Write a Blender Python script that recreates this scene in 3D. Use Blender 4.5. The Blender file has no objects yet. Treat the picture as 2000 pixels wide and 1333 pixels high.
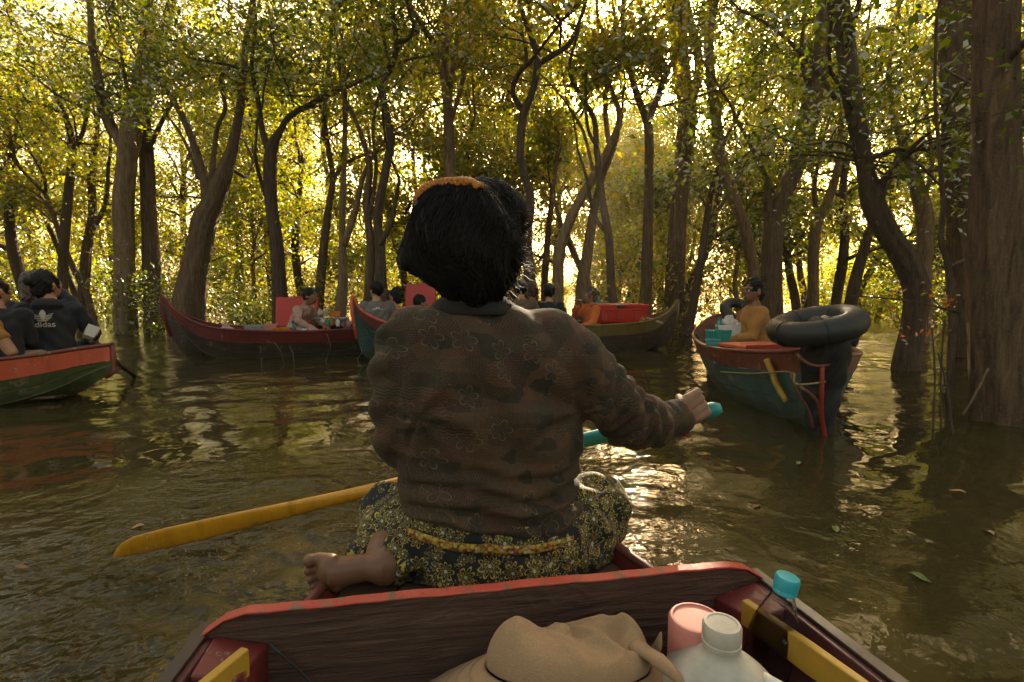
import bpy, bmesh, math, random
import numpy as np
from mathutils import Vector, Matrix, Euler, noise

# ------------------------------------------------------------------ camera, sky, sun, exposure
S = bpy.context.scene
COL = S.collection
PITCH = math.atan(94.5 / 1000)
CAMPOS = Vector((0, 0, 0.85))
cd = bpy.data.cameras.new('camera'); cam = bpy.data.objects.new('camera', cd); COL.objects.link(cam)
cd.lens = 18.0; cd.sensor_width = 36.0; cd.clip_start = 0.03; cd.clip_end = 600
cam.location = CAMPOS; cam.rotation_euler = (math.pi / 2 - PITCH, 0, 0)
S.camera = cam
SUN_EL = math.radians(22.5); SUN_AZ = math.radians(13.8)          # azimuth clockwise from +Y
SUND = Vector((math.sin(SUN_AZ) * math.cos(SUN_EL), math.cos(SUN_AZ) * math.cos(SUN_EL), math.sin(SUN_EL)))
w = bpy.data.worlds.new('World'); S.world = w; w.use_nodes = True
nt = w.node_tree; nt.nodes.clear()
sky = nt.nodes.new('ShaderNodeTexSky'); sky.sky_type = 'NISHITA'; sky.sun_disc = False
sky.sun_elevation = SUN_EL; sky.sun_rotation = SUN_AZ; sky.air_density = 1.0; sky.dust_density = 6.0; sky.ozone_density = 0.3
wm = nt.nodes.new('ShaderNodeMix'); wm.data_type = 'RGBA'; wm.blend_type = 'MULTIPLY'; wm.inputs[0].default_value = 1.0
wm.inputs[7].default_value = (1.0, 0.82, 0.56, 1)                    # warm evening air
bg = nt.nodes.new('ShaderNodeBackground'); bg.inputs[1].default_value = 0.12
wo = nt.nodes.new('ShaderNodeOutputWorld')
nt.links.new(sky.outputs[0], wm.inputs[6]); nt.links.new(wm.outputs[2], bg.inputs[0]); nt.links.new(bg.outputs[0], wo.inputs[0])
sl = bpy.data.lights.new('sun', 'SUN'); sl.energy = 5.0; sl.angle = math.radians(0.6); sl.color = (1.0, 0.84, 0.58)
so = bpy.data.objects.new('sun', sl); COL.objects.link(so); so.rotation_euler = SUND.to_track_quat('Z', 'Y').to_euler()
so.location = (8, 40, 20)
vs = S.view_settings; vs.view_transform = 'Standard'; vs.look = 'None'; vs.gamma = 1; vs.use_curve_mapping = False; vs.exposure = 2.2
S.cycles.use_denoising = True; S.cycles.max_bounces = 8; S.cycles.diffuse_bounces = 3; S.cycles.glossy_bounces = 4
S.cycles.transmission_bounces = 6; S.cycles.transparent_max_bounces = 6; S.cycles.volume_bounces = 0
S.cycles.caustics_reflective = False; S.cycles.caustics_refractive = False
S.cycles.sample_clamp_indirect = 4.0; S.cycles.sample_clamp_direct = 0
S.cycles.use_adaptive_sampling = True; S.cycles.adaptive_threshold = 0.02

# ------------------------------------------------------------------ helpers
CF = Vector((0, math.cos(PITCH), -math.sin(PITCH))); CU = Vector((0, math.sin(PITCH), math.cos(PITCH))); CR = Vector((1, 0, 0))
def ray(px, py): return CF + CR * ((px - 1000) / 1000) + CU * ((666.5 - py) / 1000)
def P(px, py, d):                                   # the place a distance d (along +Y) away on a line of sight
    r = ray(px, py); return CAMPOS + r * (d / r.y)
def PZ(px, py, z):                                  # the place at height z on a line of sight
    r = ray(px, py); return CAMPOS + r * ((z - CAMPOS.z) / r.z)
R = math.radians
def lerp(a, b, t): return a + (b - a) * t

def tag(o, label=None, cat=None, group=None, kind=None):
    if label: o['label'] = label
    if cat: o['category'] = cat
    if group: o['group'] = group
    if kind: o['kind'] = kind
    return o
def thing(name, label, cat, loc=(0, 0, 0), rz=0.0, group=None):
    o = bpy.data.objects.new(name, None); COL.objects.link(o); o.empty_display_size = 0.1
    o.location = loc; o.rotation_euler = (0, 0, rz)
    return tag(o, label, cat, group)
def link(name, me, m=None, parent=None, smooth=True):
    if m is not None and not me.materials: me.materials.append(m)
    if smooth and len(me.polygons): me.polygons.foreach_set('use_smooth', [True] * len(me.polygons))
    o = bpy.data.objects.new(name, me); COL.objects.link(o)
    if parent is not None: o.parent = parent
    return o
def copy_tree(o, parent=None):
    c = o.copy(); COL.objects.link(c); c.parent = parent
    for ch in o.children: copy_tree(ch, c)
    return c

class MB:
    """collects shapes and links them as one mesh object"""
    def __init__(s): s.v = []; s.f = []
    def add(s, vs, fs):
        b = len(s.v); s.v += [tuple(v) for v in vs]; s.f += [tuple(i + b for i in f) for f in fs]
    def tube(s, pts, rad, n=8, caps=True, sq=None, wob=0.0, seed=0):
        pts = [Vector(p) for p in pts]; k = len(pts)
        if not hasattr(rad, '__len__'): rad = [rad] * k
        t0 = (pts[1] - pts[0]).normalized()
        a = Vector((0, 0, 1)) if abs(t0.z) < 0.9 else Vector((1, 0, 0))
        u = t0.cross(a).normalized(); vs = []
        for i, p in enumerate(pts):
            t = (pts[min(i + 1, k - 1)] - pts[max(i - 1, 0)])
            t = t.normalized() if t.length > 1e-9 else t0
            u = (u - t * u.dot(t)); u = u.normalized() if u.length > 1e-6 else t.orthogonal().normalized()
            v = t.cross(u); r = rad[i]
            for j in range(n):
                th = 2 * math.pi * j / n
                rr = r * (1 + wob * noise.noise((math.cos(th) * 1.7 + seed, math.sin(th) * 1.7 + seed * .37, p.z * 0.9 + seed)) + (.16 * noise.noise((math.cos(th) * 4.2, math.sin(th) * 4.2, p.z * .45 + seed)) - .10 * abs(noise.noise((math.cos(th) * 7 + 3, math.sin(th) * 7, p.z * .3 + seed))) if n > 24 else 0)) if wob else r
                ru, rv = (rr, rr) if sq is None else (rr * sq[0], rr * sq[1])
                vs.append(p + u * (ru * math.cos(th)) + v * (rv * math.sin(th)))
        fs = [(i * n + j, i * n + (j + 1) % n, (i + 1) * n + (j + 1) % n, (i + 1) * n + j) for i in range(k - 1) for j in range(n)]
        if caps: fs += [tuple(range(n - 1, -1, -1)), tuple((k - 1) * n + j for j in range(n))]
        s.add(vs, fs)
    def ell(s, c, r, rot=None, n=16, m=10):
        vs = []; fs = []; c = Vector(c)
        if not hasattr(r, '__len__'): r = (r, r, r)
        M = rot if rot is not None else Matrix.Identity(3)
        vs.append(c + M @ Vector((0, 0, r[2])))
        for i in range(1, m):
            a = math.pi * i / m
            for j in range(n):
                b = 2 * math.pi * j / n
                vs.append(c + M @ Vector((r[0] * math.sin(a) * math.cos(b), r[1] * math.sin(a) * math.sin(b), r[2] * math.cos(a))))
        vs.append(c - M @ Vector((0, 0, r[2])))
        for j in range(n):
            fs.append((0, 1 + j, 1 + (j + 1) % n)); q = 1 + (m - 2) * n
            fs.append((len(vs) - 1, q + (j + 1) % n, q + j))
            for i in range(m - 2):
                b = 1 + i * n; fs.append((b + j, b + n + j, b + n + (j + 1) % n, b + (j + 1) % n))
        s.add(vs, fs)
    def rings(s, rings, caps=True):                  # rings: lists of equal numbers of points
        n = len(rings[0]); vs = [p for r in rings for p in r]; k = len(rings)
        fs = [(i * n + j, i * n + (j + 1) % n, (i + 1) * n + (j + 1) % n, (i + 1) * n + j) for i in range(k - 1) for j in range(n)]
        if caps: fs += [tuple(range(n - 1, -1, -1)), tuple((k - 1) * n + j for j in range(n))]
        s.add(vs, fs)
    def lathe(s, prof, c=(0, 0, 0), n=24, M=None):   # prof: (radius, z)
        c = Vector(c); M = M if M is not None else Matrix.Identity(3)
        s.rings([[c + M @ Vector((r * math.cos(2 * math.pi * j / n), r * math.sin(2 * math.pi * j / n), z)) for j in range(n)] for r, z in prof])
    def box(s, c, d, M=None, taper=1.0):
        c = Vector(c); M = M if M is not None else Matrix.Identity(3)
        vs = []
        for z in (-1, 1):
            k = taper if z > 0 else 1.0
            for x, y in ((-1, -1), (1, -1), (1, 1), (-1, 1)): vs.append(c + M @ Vector((x * d[0] / 2 * k, y * d[1] / 2 * k, z * d[2] / 2)))
        s.add(vs, [(3, 2, 1, 0), (4, 5, 6, 7), (0, 1, 5, 4), (1, 2, 6, 5), (2, 3, 7, 6), (3, 0, 4, 7)])
    def slab(s, A, B, t):                            # closed board between two edge lines A and B, t = list/Vector of thickness offset
        k = len(A); vs = []
        for i in range(k):
            o = Vector(t[i]) if isinstance(t, list) else Vector(t)
            a, b = Vector(A[i]), Vector(B[i]); vs += [a, b, b + o, a + o]
        fs = [(i * 4 + j, i * 4 + (j + 1) % 4, (i + 1) * 4 + (j + 1) % 4, (i + 1) * 4 + j) for i in range(k - 1) for j in range(4)]
        fs += [(3, 2, 1, 0), tuple((k - 1) * 4 + j for j in range(4))]
        s.add(vs, fs)
    def mesh(s, name, fix=True):
        me = bpy.data.meshes.new(name); me.from_pydata(s.v, [], s.f)
        if fix:
            bm = bmesh.new(); bm.from_mesh(me); bmesh.ops.recalc_face_normals(bm, faces=bm.faces); bm.to_mesh(me); bm.free()
        return me
    def build(s, name, m, parent=None, smooth=True, bevel=0, fix=True):
        o = link(name, s.mesh(name, fix), m, parent, smooth)
        if bevel == 'split':
            b = o.modifiers.new('split', 'EDGE_SPLIT'); b.split_angle = R(32)
        elif bevel:
            b = o.modifiers.new('edge', 'BEVEL'); b.width = bevel; b.segments = 2; b.limit_method = 'ANGLE'; b.angle_limit = R(40)
        return o

def catmull(pts, per=6):
    """smooth line through rows of numbers"""
    A = np.array(pts, float); n = len(A)
    if n < 3:
        return [A[0] + (A[-1] - A[0]) * t for t in np.linspace(0, 1, per + 1)]
    E = np.vstack([2 * A[0] - A[1], A, 2 * A[-1] - A[-2]]); out = []
    for i in range(n - 1):
        p0, p1, p2, p3 = E[i:i + 4]
        for t in np.linspace(0, 1, per, endpoint=False):
            out.append(0.5 * (2 * p1 + (p2 - p0) * t + (2 * p0 - 5 * p1 + 4 * p2 - p3) * t * t + (3 * p1 - p0 - 3 * p2 + p3) * t ** 3))
    out.append(A[-1]); return out

def remeshed(mb, name, voxel, smooth=3, post=None):
    """one continuous surface grown over all the shapes in mb"""
    me = mb.mesh(name + '_raw'); o = bpy.data.objects.new(name + '_raw', me); COL.objects.link(o)
    m = o.modifiers.new('r', 'REMESH'); m.mode = 'VOXEL'; m.voxel_size = voxel
    if smooth:
        k = o.modifiers.new('s', 'SMOOTH'); k.iterations = smooth; k.factor = 0.5
    dg = bpy.context.evaluated_depsgraph_get()
    out = bpy.data.meshes.new_from_object(o.evaluated_get(dg)); out.name = name
    bpy.data.objects.remove(o); bpy.data.meshes.remove(me)
    if post is not None:
        v = np.empty(len(out.vertices) * 3); out.vertices.foreach_get('co', v); v = v.reshape(-1, 3)
        nn = np.empty(len(out.vertices) * 3); out.vertices.foreach_get('normal', nn); nn = nn.reshape(-1, 3)
        v = post(v, nn); out.vertices.foreach_set('co', v.ravel()); out.update()
    out.materials.clear()
    return out

# ------------------------------------------------------------------ materials
class NT:
    def __init__(s, name):
        s.m = bpy.data.materials.new(name); s.m.use_nodes = True; s.t = s.m.node_tree; s.t.nodes.clear()
        s.out = s.t.nodes.new('ShaderNodeOutputMaterial')
    def n(s, typ, ins=None, **kw):
        x = s.t.nodes.new('ShaderNode' + typ)
        for k, v in kw.items(): setattr(x, k, v)
        for k, v in (ins or {}).items(): s.put(x.inputs[k], v)
        return x
    def put(s, sock, v):
        if isinstance(v, bpy.types.NodeSocket): s.t.links.new(v, sock)
        elif isinstance(v, bpy.types.Node): s.t.links.new(v.outputs[0], sock)
        else:
            if sock.type == 'RGBA' and len(v) == 3: v = (*v, 1)
            sock.default_value = v
    def math(s, op, a, b=0.0, c=None, clamp=False):
        ins = {0: a, 1: b}
        if c is not None: ins[2] = c
        return s.n('Math', ins, operation=op, use_clamp=clamp).outputs[0]
    def mix(s, f, a, b, blend='MIX'): return s.n('Mix', {0: f, 6: a, 7: b}, data_type='RGBA', blend_type=blend).outputs[2]
    def ramp(s, f, stops, interp='LINEAR'):
        x = s.n('ValToRGB', {0: f}); c = x.color_ramp; c.interpolation = interp
        while len(c.elements) < len(stops): c.elements.new(0.5)
        for e, (p, col) in zip(c.elements, stops):
            e.position = p; e.color = (*col, 1) if len(col) == 3 else col
        return x.outputs[0]
    def coord(s, scale=(1, 1, 1), which='Object', loc=(0, 0, 0), rot=(0, 0, 0)):
        tc = s.n('TexCoord')
        return s.n('Mapping', {0: tc.outputs[which], 1: loc, 2: rot, 3: scale}).outputs[0]
    def noise(s, vec, scale, detail=4, rough=0.55, dist=0.0, out=0): return s.n('TexNoise', {'Vector': vec, 'Scale': scale, 'Detail': detail, 'Roughness': rough, 'Distortion': dist}).outputs[out]
    def thr(s, x, lo, hi): return s.n('MapRange', {0: x, 1: lo, 2: hi, 3: 0.0, 4: 1.0}).outputs[0]
    def bump(s, h, strength=0.3, dist=0.01, normal=None):
        ins = {'Height': h, 'Strength': strength, 'Distance': dist}
        if normal is not None: ins['Normal'] = normal
        return s.n('Bump', ins).outputs[0]
    def bsdf(s, col, rough=0.6, normal=None, **kw):
        ins = {'Base Color': col, 'Roughness': rough}
        if normal is not None: ins['Normal'] = normal
        ins.update({k.replace('_', ' '): v for k, v in kw.items()})
        return s.n('BsdfPrincipled', ins)
    def done(s, surf):
        s.t.links.new(surf if isinstance(surf, bpy.types.NodeSocket) else surf.outputs[0], s.out.inputs[0]); return s.m

def plain(name, col, rough=0.6, var=0.35, scale=14, bump=0.15, bdist=0.004, bscale=60, **kw):
    """one colour with grime, uneven gloss and a fine relief"""
    t = NT(name); v = t.coord()
    n1 = t.noise(v, scale, 6, 0.65); n2 = t.noise(v, bscale, 3)
    c = t.mix(t.thr(n1, 0.3, 0.75), tuple(x * (1 - var) for x in col), tuple(min(1, x * (1 + var * 0.5)) for x in col))
    r = t.n('MapRange', {0: n1, 1: 0.2, 2: 0.8, 3: max(0.05, rough - 0.12), 4: min(1, rough + 0.12)}).outputs[0]
    return t.done(t.bsdf(c, r, t.bump(n2, bump, bdist), **kw))
def paint(name, col, wood=(0.16, 0.10, 0.06), wear=0.52, scale=9, rough=0.5, stretch=(1, 1, 1), dark=0.5, hull=False):
    """brushed boat paint, chipped to the wood and stained"""
    t = NT(name); v = t.coord(stretch)
    n1 = t.noise(v, scale, 8, 0.7); n2 = t.noise(v, scale * 0.35, 4, 0.6); n3 = t.noise(v, 90, 3)
    chip = t.thr(n1, wear + 0.10, wear + 0.13)
    c = t.mix(t.thr(n2, 0.35, 0.7), tuple(x * dark for x in col), col)
    c = t.mix(t.thr(n3, 0.45, 0.8), c, tuple(x * 0.75 for x in col))
    sk = t.noise(t.coord((22, 22, 1.2)), 1.0, 4, .6); c = t.mix(t.math('MULTIPLY', t.thr(sk, .5, .72), .45), c, tuple(x * .35 + .01 for x in col))
    c = t.mix(chip, c, wood)
    if hull:
        z = t.n('SeparateXYZ', {0: t.coord()}).outputs[2]; st = t.thr(t.math('ADD', z, t.math('MULTIPLY', n1, -.16)), .06, -.06); c = t.mix(t.math('MULTIPLY', st, .85), c, (.035, .032, .016)); fd = t.thr(t.noise(t.coord((2, 2, 9)), 3, 5, .7), .5, .75); c = t.mix(t.math('MULTIPLY', fd, .4), c, tuple(min(1, x * .6 + .10) for x in col))
    h = t.math('ADD', t.math('MULTIPLY', chip, -0.6), t.math('MULTIPLY', n3, 0.4))
    return t.done(t.bsdf(c, t.n('MapRange', {0: n1, 1: 0.3, 2: 0.7, 3: rough - 0.1, 4: rough + 0.2}).outputs[0], t.bump(h, 0.35, 0.003)))
def cloth(name, col, col2=None, weave=380, var=0.3, folds=9):
    t = NT(name); v = t.coord()
    n1 = t.noise(v, folds, 4, 0.6); n2 = t.noise(v, weave, 2)
    c = t.mix(n1, tuple(x * (1 - var) for x in col), col2 or tuple(x * (1 + var) for x in col))
    c = t.mix(t.thr(n2, 0.35, 0.7), c, tuple(x * 0.8 for x in col))
    return t.done(t.bsdf(c, 0.9, t.bump(t.math('ADD', n2, t.math('MULTIPLY', n1, 2.0)), 0.25, 0.004), **{'Sheen_Weight': 0.05}))
def skin(name, col):
    t = NT(name); v = t.coord(); n1 = t.noise(v, 30, 4, 0.6); n2 = t.noise(v, 220, 2)
    c = t.mix(n1, tuple(x * 0.72 for x in col), (col[0] * 1.2, col[1] * 1.12, col[2] * 1.05))
    return t.done(t.bsdf(c, 0.5, t.bump(n2, 0.2, 0.002), **{'Subsurface_Weight': 0.06, 'Subsurface_Radius': (0.01, 0.004, 0.002)}))
def bark(name, c1, c2, moss=(0.05, 0.06, 0.02), amt=0.45):
    t = NT(name); v = t.coord((1, 1, 0.16)); v0 = t.coord()
    n1 = t.noise(v, 26, 6, 0.65, 0.6); n2 = t.noise(v0, 2.2, 5, 0.6); n3 = t.noise(v0, 60, 4, 0.7)
    c = t.mix(t.thr(n1, 0.32, 0.7), c1, c2)
    c = t.mix(t.math('MULTIPLY', t.thr(n2, 1 - amt, 1.05 - amt + 0.2), 0.8), c, moss)
    c = t.mix(t.thr(n3, 0.55, 0.8), c, tuple(x * 1.35 for x in c2))
    h = t.math('ADD', n1, t.math('MULTIPLY', n3, 0.25))
    return t.done(t.bsdf(c, 0.9, t.bump(h, 0.9, 0.03)))
def leafmat(name, cols, trans=0.45, tcol=(4.2, 4.3, 0.5)):
    t = NT(name); g = t.n('NewGeometry'); rnd = g.outputs['Random Per Island']
    v = t.coord(); n1 = t.noise(v, 0.7, 3, 0.6)
    k = len(cols)
    c = t.ramp(rnd, [(i / (k - 1), cl) for i, cl in enumerate(cols)])
    c = t.mix(t.thr(n1, 0.3, 0.7), c, t.mix(1.0, c, (1.5, 1.25, 0.75), 'MULTIPLY'))
    tc = t.mix(1.0, c, tcol, 'MULTIPLY')
    d = t.n('BsdfDiffuse', {0: c}); tr = t.n('BsdfTranslucent', {0: tc})
    mx = t.n('MixShader', {0: trans, 1: d.outputs[0], 2: tr.outputs[0]})
    gl = t.n('BsdfGlossy', {0: (0.9, 0.9, 0.85), 1: 0.5})
    fr = t.n('Fresnel', {0: 1.4})
    return t.done(t.n('MixShader', {0: t.math('MULTIPLY', fr.outputs[0], 0.3), 1: mx.outputs[0], 2: gl.outputs[0]}))
# ------------------------------------------------------------------ water
def water_mat():
    t = NT('water'); v = t.coord()
    n0 = t.noise(v, 0.9, 2, 0.4); n1 = t.noise(v, 3.2, 2, 0.45); n2 = t.noise(v, 10, 3, 0.5, 0.2); n3 = t.noise(v, 42, 3, 0.6)
    # stirred patch where the paddle blade has just left the water, and its drifting wake
    geo = t.n('NewGeometry')
    px = t.n('VectorMath', {0: geo.outputs['Position'], 1: (-0.85, 1.25, 0)}, operation='DISTANCE').outputs['Value']
    stir = t.math('POWER', t.n('MapRange', {0: px, 1: 0.2, 2: 1.7, 3: 1.0, 4: 0.0}).outputs[0], 1.5)
    ring = t.math('SINE', t.math('MULTIPLY', t.math('ADD', px, t.math('MULTIPLY', n1, 0.35)), 62))
    patch = t.thr(t.noise(v, 0.55, 3, 0.5), 0.35, 0.65)             # wind and wake come in patches
    h = t.math('MULTIPLY', n0, 0.9)
    h = t.math('ADD', h, t.math('MULTIPLY', n1, 0.55))
    h = t.math('ADD', h, t.math('MULTIPLY', t.math('MULTIPLY', n2, t.math('ADD', 0.05, t.math('MULTIPLY', patch, 0.7))), 0.5))
    h = t.math('ADD', h, t.math('MULTIPLY', t.math('MULTIPLY', n2, stir), 3.2))
    h = t.math('ADD', h, t.math('MULTIPLY', t.math('MULTIPLY', n3, t.math('ADD', t.math('MULTIPLY', patch, 0.22), t.math('MULTIPLY', stir, 1.3))), 0.26))
    h = t.math('ADD', h, t.math('MULTIPLY', t.math('MULTIPLY', ring, stir), 0.05))
    b = t.bump(h, 1.0, 0.028)
    c = t.mix(t.noise(v, 0.6, 4, 0.6), (0.034, 0.027, 0.009), (0.052, 0.042, 0.015))
    return t.done(t.bsdf(c, 0.03, b, IOR=1.33))
def grid_sheet(name, xs, ys, zf=None):
    X, Y = np.meshgrid(xs, ys); Z = zf(X, Y) if zf else np.zeros_like(X)
    V = np.stack([X, Y, Z], -1).reshape(-1, 3); nx, ny = len(xs), len(ys)
    i = np.arange(nx * (ny - 1)).reshape(ny - 1, nx)[:, :-1].ravel()
    F = np.stack([i, i + 1, i + nx + 1, i + nx], 1)
    return np_mesh(name, V, F)
def np_mesh(name, V, F):
    me = bpy.data.meshes.new(name); k = F.shape[1]
    me.vertices.add(len(V)); me.vertices.foreach_set('co', V.astype(np.float32).ravel())
    me.loops.add(F.size); me.loops.foreach_set('vertex_index', F.astype(np.int32).ravel())
    me.polygons.add(len(F)); me.polygons.foreach_set('loop_start', np.arange(0, F.size, k, dtype=np.int32))
    me.update(calc_edges=True); me.validate(); return me
def swell(X, Y):
    z = np.zeros_like(X); rg = np.random.RandomState(4)
    for wl, am in ((2.3, .003), (1.5, .003), (1.0, .003), (.72, .003), (.5, .0026), (.36, .002)):
        for k in range(3):
            a = rg.uniform(-1.1, 1.1) + math.pi / 2; ph = rg.uniform(0, 6.28); q = 2 * math.pi / (wl * rg.uniform(.85, 1.2))
            z += am * .6 * np.sin(q * (X * math.cos(a) + Y * math.sin(a)) + ph + 0.9 * np.sin(0.35 * q * (X * math.sin(a) - Y * math.cos(a)) + ph))
    fade = np.clip((26 - np.hypot(X, Y)) / 14, 0, 1)
    return z * fade
xs = np.concatenate([[-320, -120, -50, -30, -22], np.arange(-16, 16.01, 0.07), [22, 30, 50, 120, 320]])
ys = np.concatenate([[-200, -60, -20, -8, -3], np.arange(-1, 14, 0.055), np.arange(14, 30, 0.25), [36, 50, 80, 150, 420]])
M_WATER = water_mat()
tag(link('water', grid_sheet('water', xs, ys, swell), M_WATER), kind='structure')
M_MUD = plain('mud', (0.06, 0.045, 0.03), 0.9)
tag(link('lakebed', grid_sheet('lakebed', np.array([-320., 0, 320]), np.array([-200., 0, 420]), lambda X, Y: X * 0 - 0.75), M_MUD), kind='structure')

# ------------------------------------------------------------------ forest
BARKS = {
    'dark': bark('bark_dark', (0.032, 0.019, 0.011), (0.125, 0.076, 0.044)),
    'brown': bark('bark_brown', (0.048, 0.027, 0.014), (0.19, 0.115, 0.06)),
    'pale': bark('bark_pale', (0.10, 0.060, 0.033), (0.31, 0.20, 0.11), amt=0.38),
}
LEAFS = {
    'deep': leafmat('leaf_deep', [(0.018, 0.03, 0.006), (0.03, 0.05, 0.010), (0.045, 0.065, 0.012), (0.07, 0.085, 0.014), (0.10, 0.10, 0.014)], 0.42),
    'gold': leafmat('leaf_gold', [(0.045, 0.065, 0.008), (0.07, 0.095, 0.010), (0.10, 0.115, 0.011), (0.125, 0.12, 0.012), (0.13, 0.09, 0.015)], 0.6),
    'rust': leafmat('leaf_rust', [(0.035, 0.05, 0.010), (0.06, 0.075, 0.012), (0.09, 0.09, 0.016), (0.14, 0.085, 0.028), (0.07, 0.085, 0.014)], 0.5),
    'red': leafmat('leaf_red', [(0.22, 0.05, 0.02), (0.30, 0.09, 0.03), (0.12, 0.08, 0.02)], 0.5),
}
def leaf_cloud(centers, n_per, spread, size, seed, flat=0.75):
    """leaf-sized folded blades scattered through clumps round the twigs"""
    rg = np.random.RandomState(seed); C = np.repeat(np.asarray(centers, float), n_per, axis=0); M = len(C)
    C = C + rg.normal(0, 1, (M, 3)) * np.array([spread, spread, spread * flat])
    nrm = rg.normal(0, 1, (M, 3)); nrm[:, 2] = np.abs(nrm[:, 2]) + 0.35; nrm /= np.linalg.norm(nrm, axis=1, keepdims=True)
    d = rg.normal(0, 1, (M, 3)); d[:, 2] -= 0.3; d -= nrm * (d * nrm).sum(1, keepdims=True); d /= np.linalg.norm(d, axis=1, keepdims=True) + 1e-9
    s = np.cross(nrm, d); L = size * rg.uniform(0.6, 1.35, (M, 1)); Wd = L * rg.uniform(0.20, 0.30, (M, 1)); up = nrm * (L * 0.10)
    V = np.stack([C - d * L * .5, C - d * L * .08 + s * Wd + up, C + d * L * .5, C - d * L * .08 - s * Wd + up], 1).reshape(-1, 3)
    F = np.arange(M * 4).reshape(-1, 4)
    return V, F
SUNLINE = [(Vector((-0.05, 1.05, 0.75)), 0.30), (Vector((0.5, 1.2, 0.6)), 0.22), (Vector((1.7, 5.4, 0.1)), 0.22)]
def shades_sun(p):                                   # keep the gap through which the low sun reaches the rowers
    for o, r in SUNLINE:
        q = Vector(p) - o; t = q.dot(SUND)
        if t > 0 and (q - SUND * t).length < r + t * 0.012: return True
    return False
def grow(rg, p, d, r, L, lvl, last, tubes, clumps, up=0.25):
    n = max(3, int(L / 0.28)); pts = [Vector(p)]; d = Vector(d).normalized(); rad = [r]
    for i in range(n):
        d = (d + Vector((rg.gauss(0, .22), rg.gauss(0, .22), rg.gauss(0, .2) + up * 0.12))).normalized()
        pts.append(pts[-1] + d * (L / n)); rad.append(r * (1 - 0.55 * (i + 1) / n))
    tubes.append((pts, rad, 6 if r > 0.03 else (4 if r > 0.012 else 3)))
    if lvl >= last - 1:
        for i in range(1 if lvl == last else n // 2, n + 1): clumps.append(pts[i] + Vector((rg.gauss(0, .08), rg.gauss(0, .08), rg.gauss(0, .06))))
    if lvl < last:
        for i in range(rg.choice((3, 4)) if lvl else 5):
            j = n if i == 0 else rg.randint(max(1, n // 3), n)
            a = Vector((rg.gauss(0, 1), rg.gauss(0, 1), rg.gauss(0.15, .6))).normalized()
            grow(rg, pts[j], d * 0.55 + a * 0.8, rad[j] * 0.62, L * rg.uniform(.5, .75), lvl + 1, last, tubes, clumps, up)
TREE_ID = [0]
def put_tree(t, tubes, clumps, bk, lf, seed, nper=22, spread=0.17, size=0.085, wob=0.22):
    mb = MB(); tw = MB()
    for k, (pts, rad, n) in enumerate(tubes):
        mb.tube(pts, rad, n, caps=(n > 5), wob=wob if n > 6 else 0, seed=seed + k * 3.1)
    mb.build('trunk', BARKS[bk], t, fix=False)
    if clumps:
        V, F = leaf_cloud([tuple(c) for c in clumps], nper, spread, size, seed)
        link('crown', np_mesh('crown', V, F), LEAFS[lf], t, smooth=False)
def spec_tree(label, d, branches, bk='brown', lf='deep', shoots=10, seed=None, low=4.0, nper=24, size=0.092, base_flare=1.05, spread=0.15, group=None, wk=.76):
    """a tree in view: its trunk and limbs as lines with widths, then limbs, twigs and leaves grown from them"""
    TREE_ID[0] += 1; seed = seed or TREE_ID[0] * 17; rg = random.Random(seed)
    tubes = []; clumps = []; lines = []
    for bi, br in enumerate(branches):
        k = len(br); drift = rg.uniform(-1, 1) * (0.25 if bi == 0 else 0.9)
        rows = []
        for i, q in enumerate(br):
            dd = d + (q[3] if len(q) > 3 else drift * (i / max(1, k - 1)) ** 1.3 * (d / 9))
            p = P(q[0], q[1], dd); rows.append((*p, q[2] / 2000 * dd * wk))
        if bi == 0:                                   # root flare down under the water
            b = rows[0]; z0 = min(b[2], 0.05)
            rows = [(b[0], b[1], -0.7, b[3] * base_flare * 1.04), (b[0], b[1], z0, b[3] * base_flare)] + rows[1:]
        sm = catmull(rows, 5); pts = [Vector(r[:3]) for r in sm]; rad = [max(0.004, float(r[3])) for r in sm]
        tubes.append((pts, rad, 36 if rad[0] > 0.12 else 10 if rad[0] > 0.05 else 7)); lines.append((pts, rad))
        tip = (pts[-1] - pts[-3]).normalized()
        grow(rg, pts[-1], tip + Vector((0, 0, .3)), rad[-1] * .9, 1.5 + 0.8 * rg.random(), 1 if rad[-1] > .03 else 2, 3, tubes, clumps)
    for s in range(shoots):
        pts, rad = rg.choice(lines)
        c = [i for i, p in enumerate(pts) if p.z > low]
        if not c: continue
        i = rg.choice(c); a = rg.uniform(0, 6.28)
        grow(rg, pts[i], (math.cos(a), math.sin(a), rg.uniform(-.1, .6)), min(0.03, rad[i] * .45), rg.uniform(.8, 1.7), 2, 3, tubes, clumps)
    o = Vector(lines[0][0][1]); o.z = 0
    t = thing('tree', label, 'tree', o, 0, group)
    tubes = [([p - o for p in pts], rad, n) for pts, rad, n in tubes]
    clumps = [c - o for c in clumps if not shades_sun(c)]
    put_tree(t, tubes, clumps, bk, lf, seed, nper, spread, size)
    return t

HAZE = MB(); HAZE.box((0, 40, 8.2), (150, 130, 19.0))
def haze(density, aniso=0.55):
    m = bpy.data.materials.new('haze'); m.use_nodes = True; t = m.node_tree; t.nodes.clear()
    v = t.nodes.new('ShaderNodeVolumePrincipled'); v.inputs['Color'].default_value = (1.0, 0.88, 0.66, 1); v.inputs['Density'].default_value = density; v.inputs['Anisotropy'].default_value = aniso
    o = t.nodes.new('ShaderNodeOutputMaterial'); t.links.new(v.outputs[0], o.inputs[1])
    tag(HAZE.build('haze', m, None, False), kind='stuff')
haze(0.0014)
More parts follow.
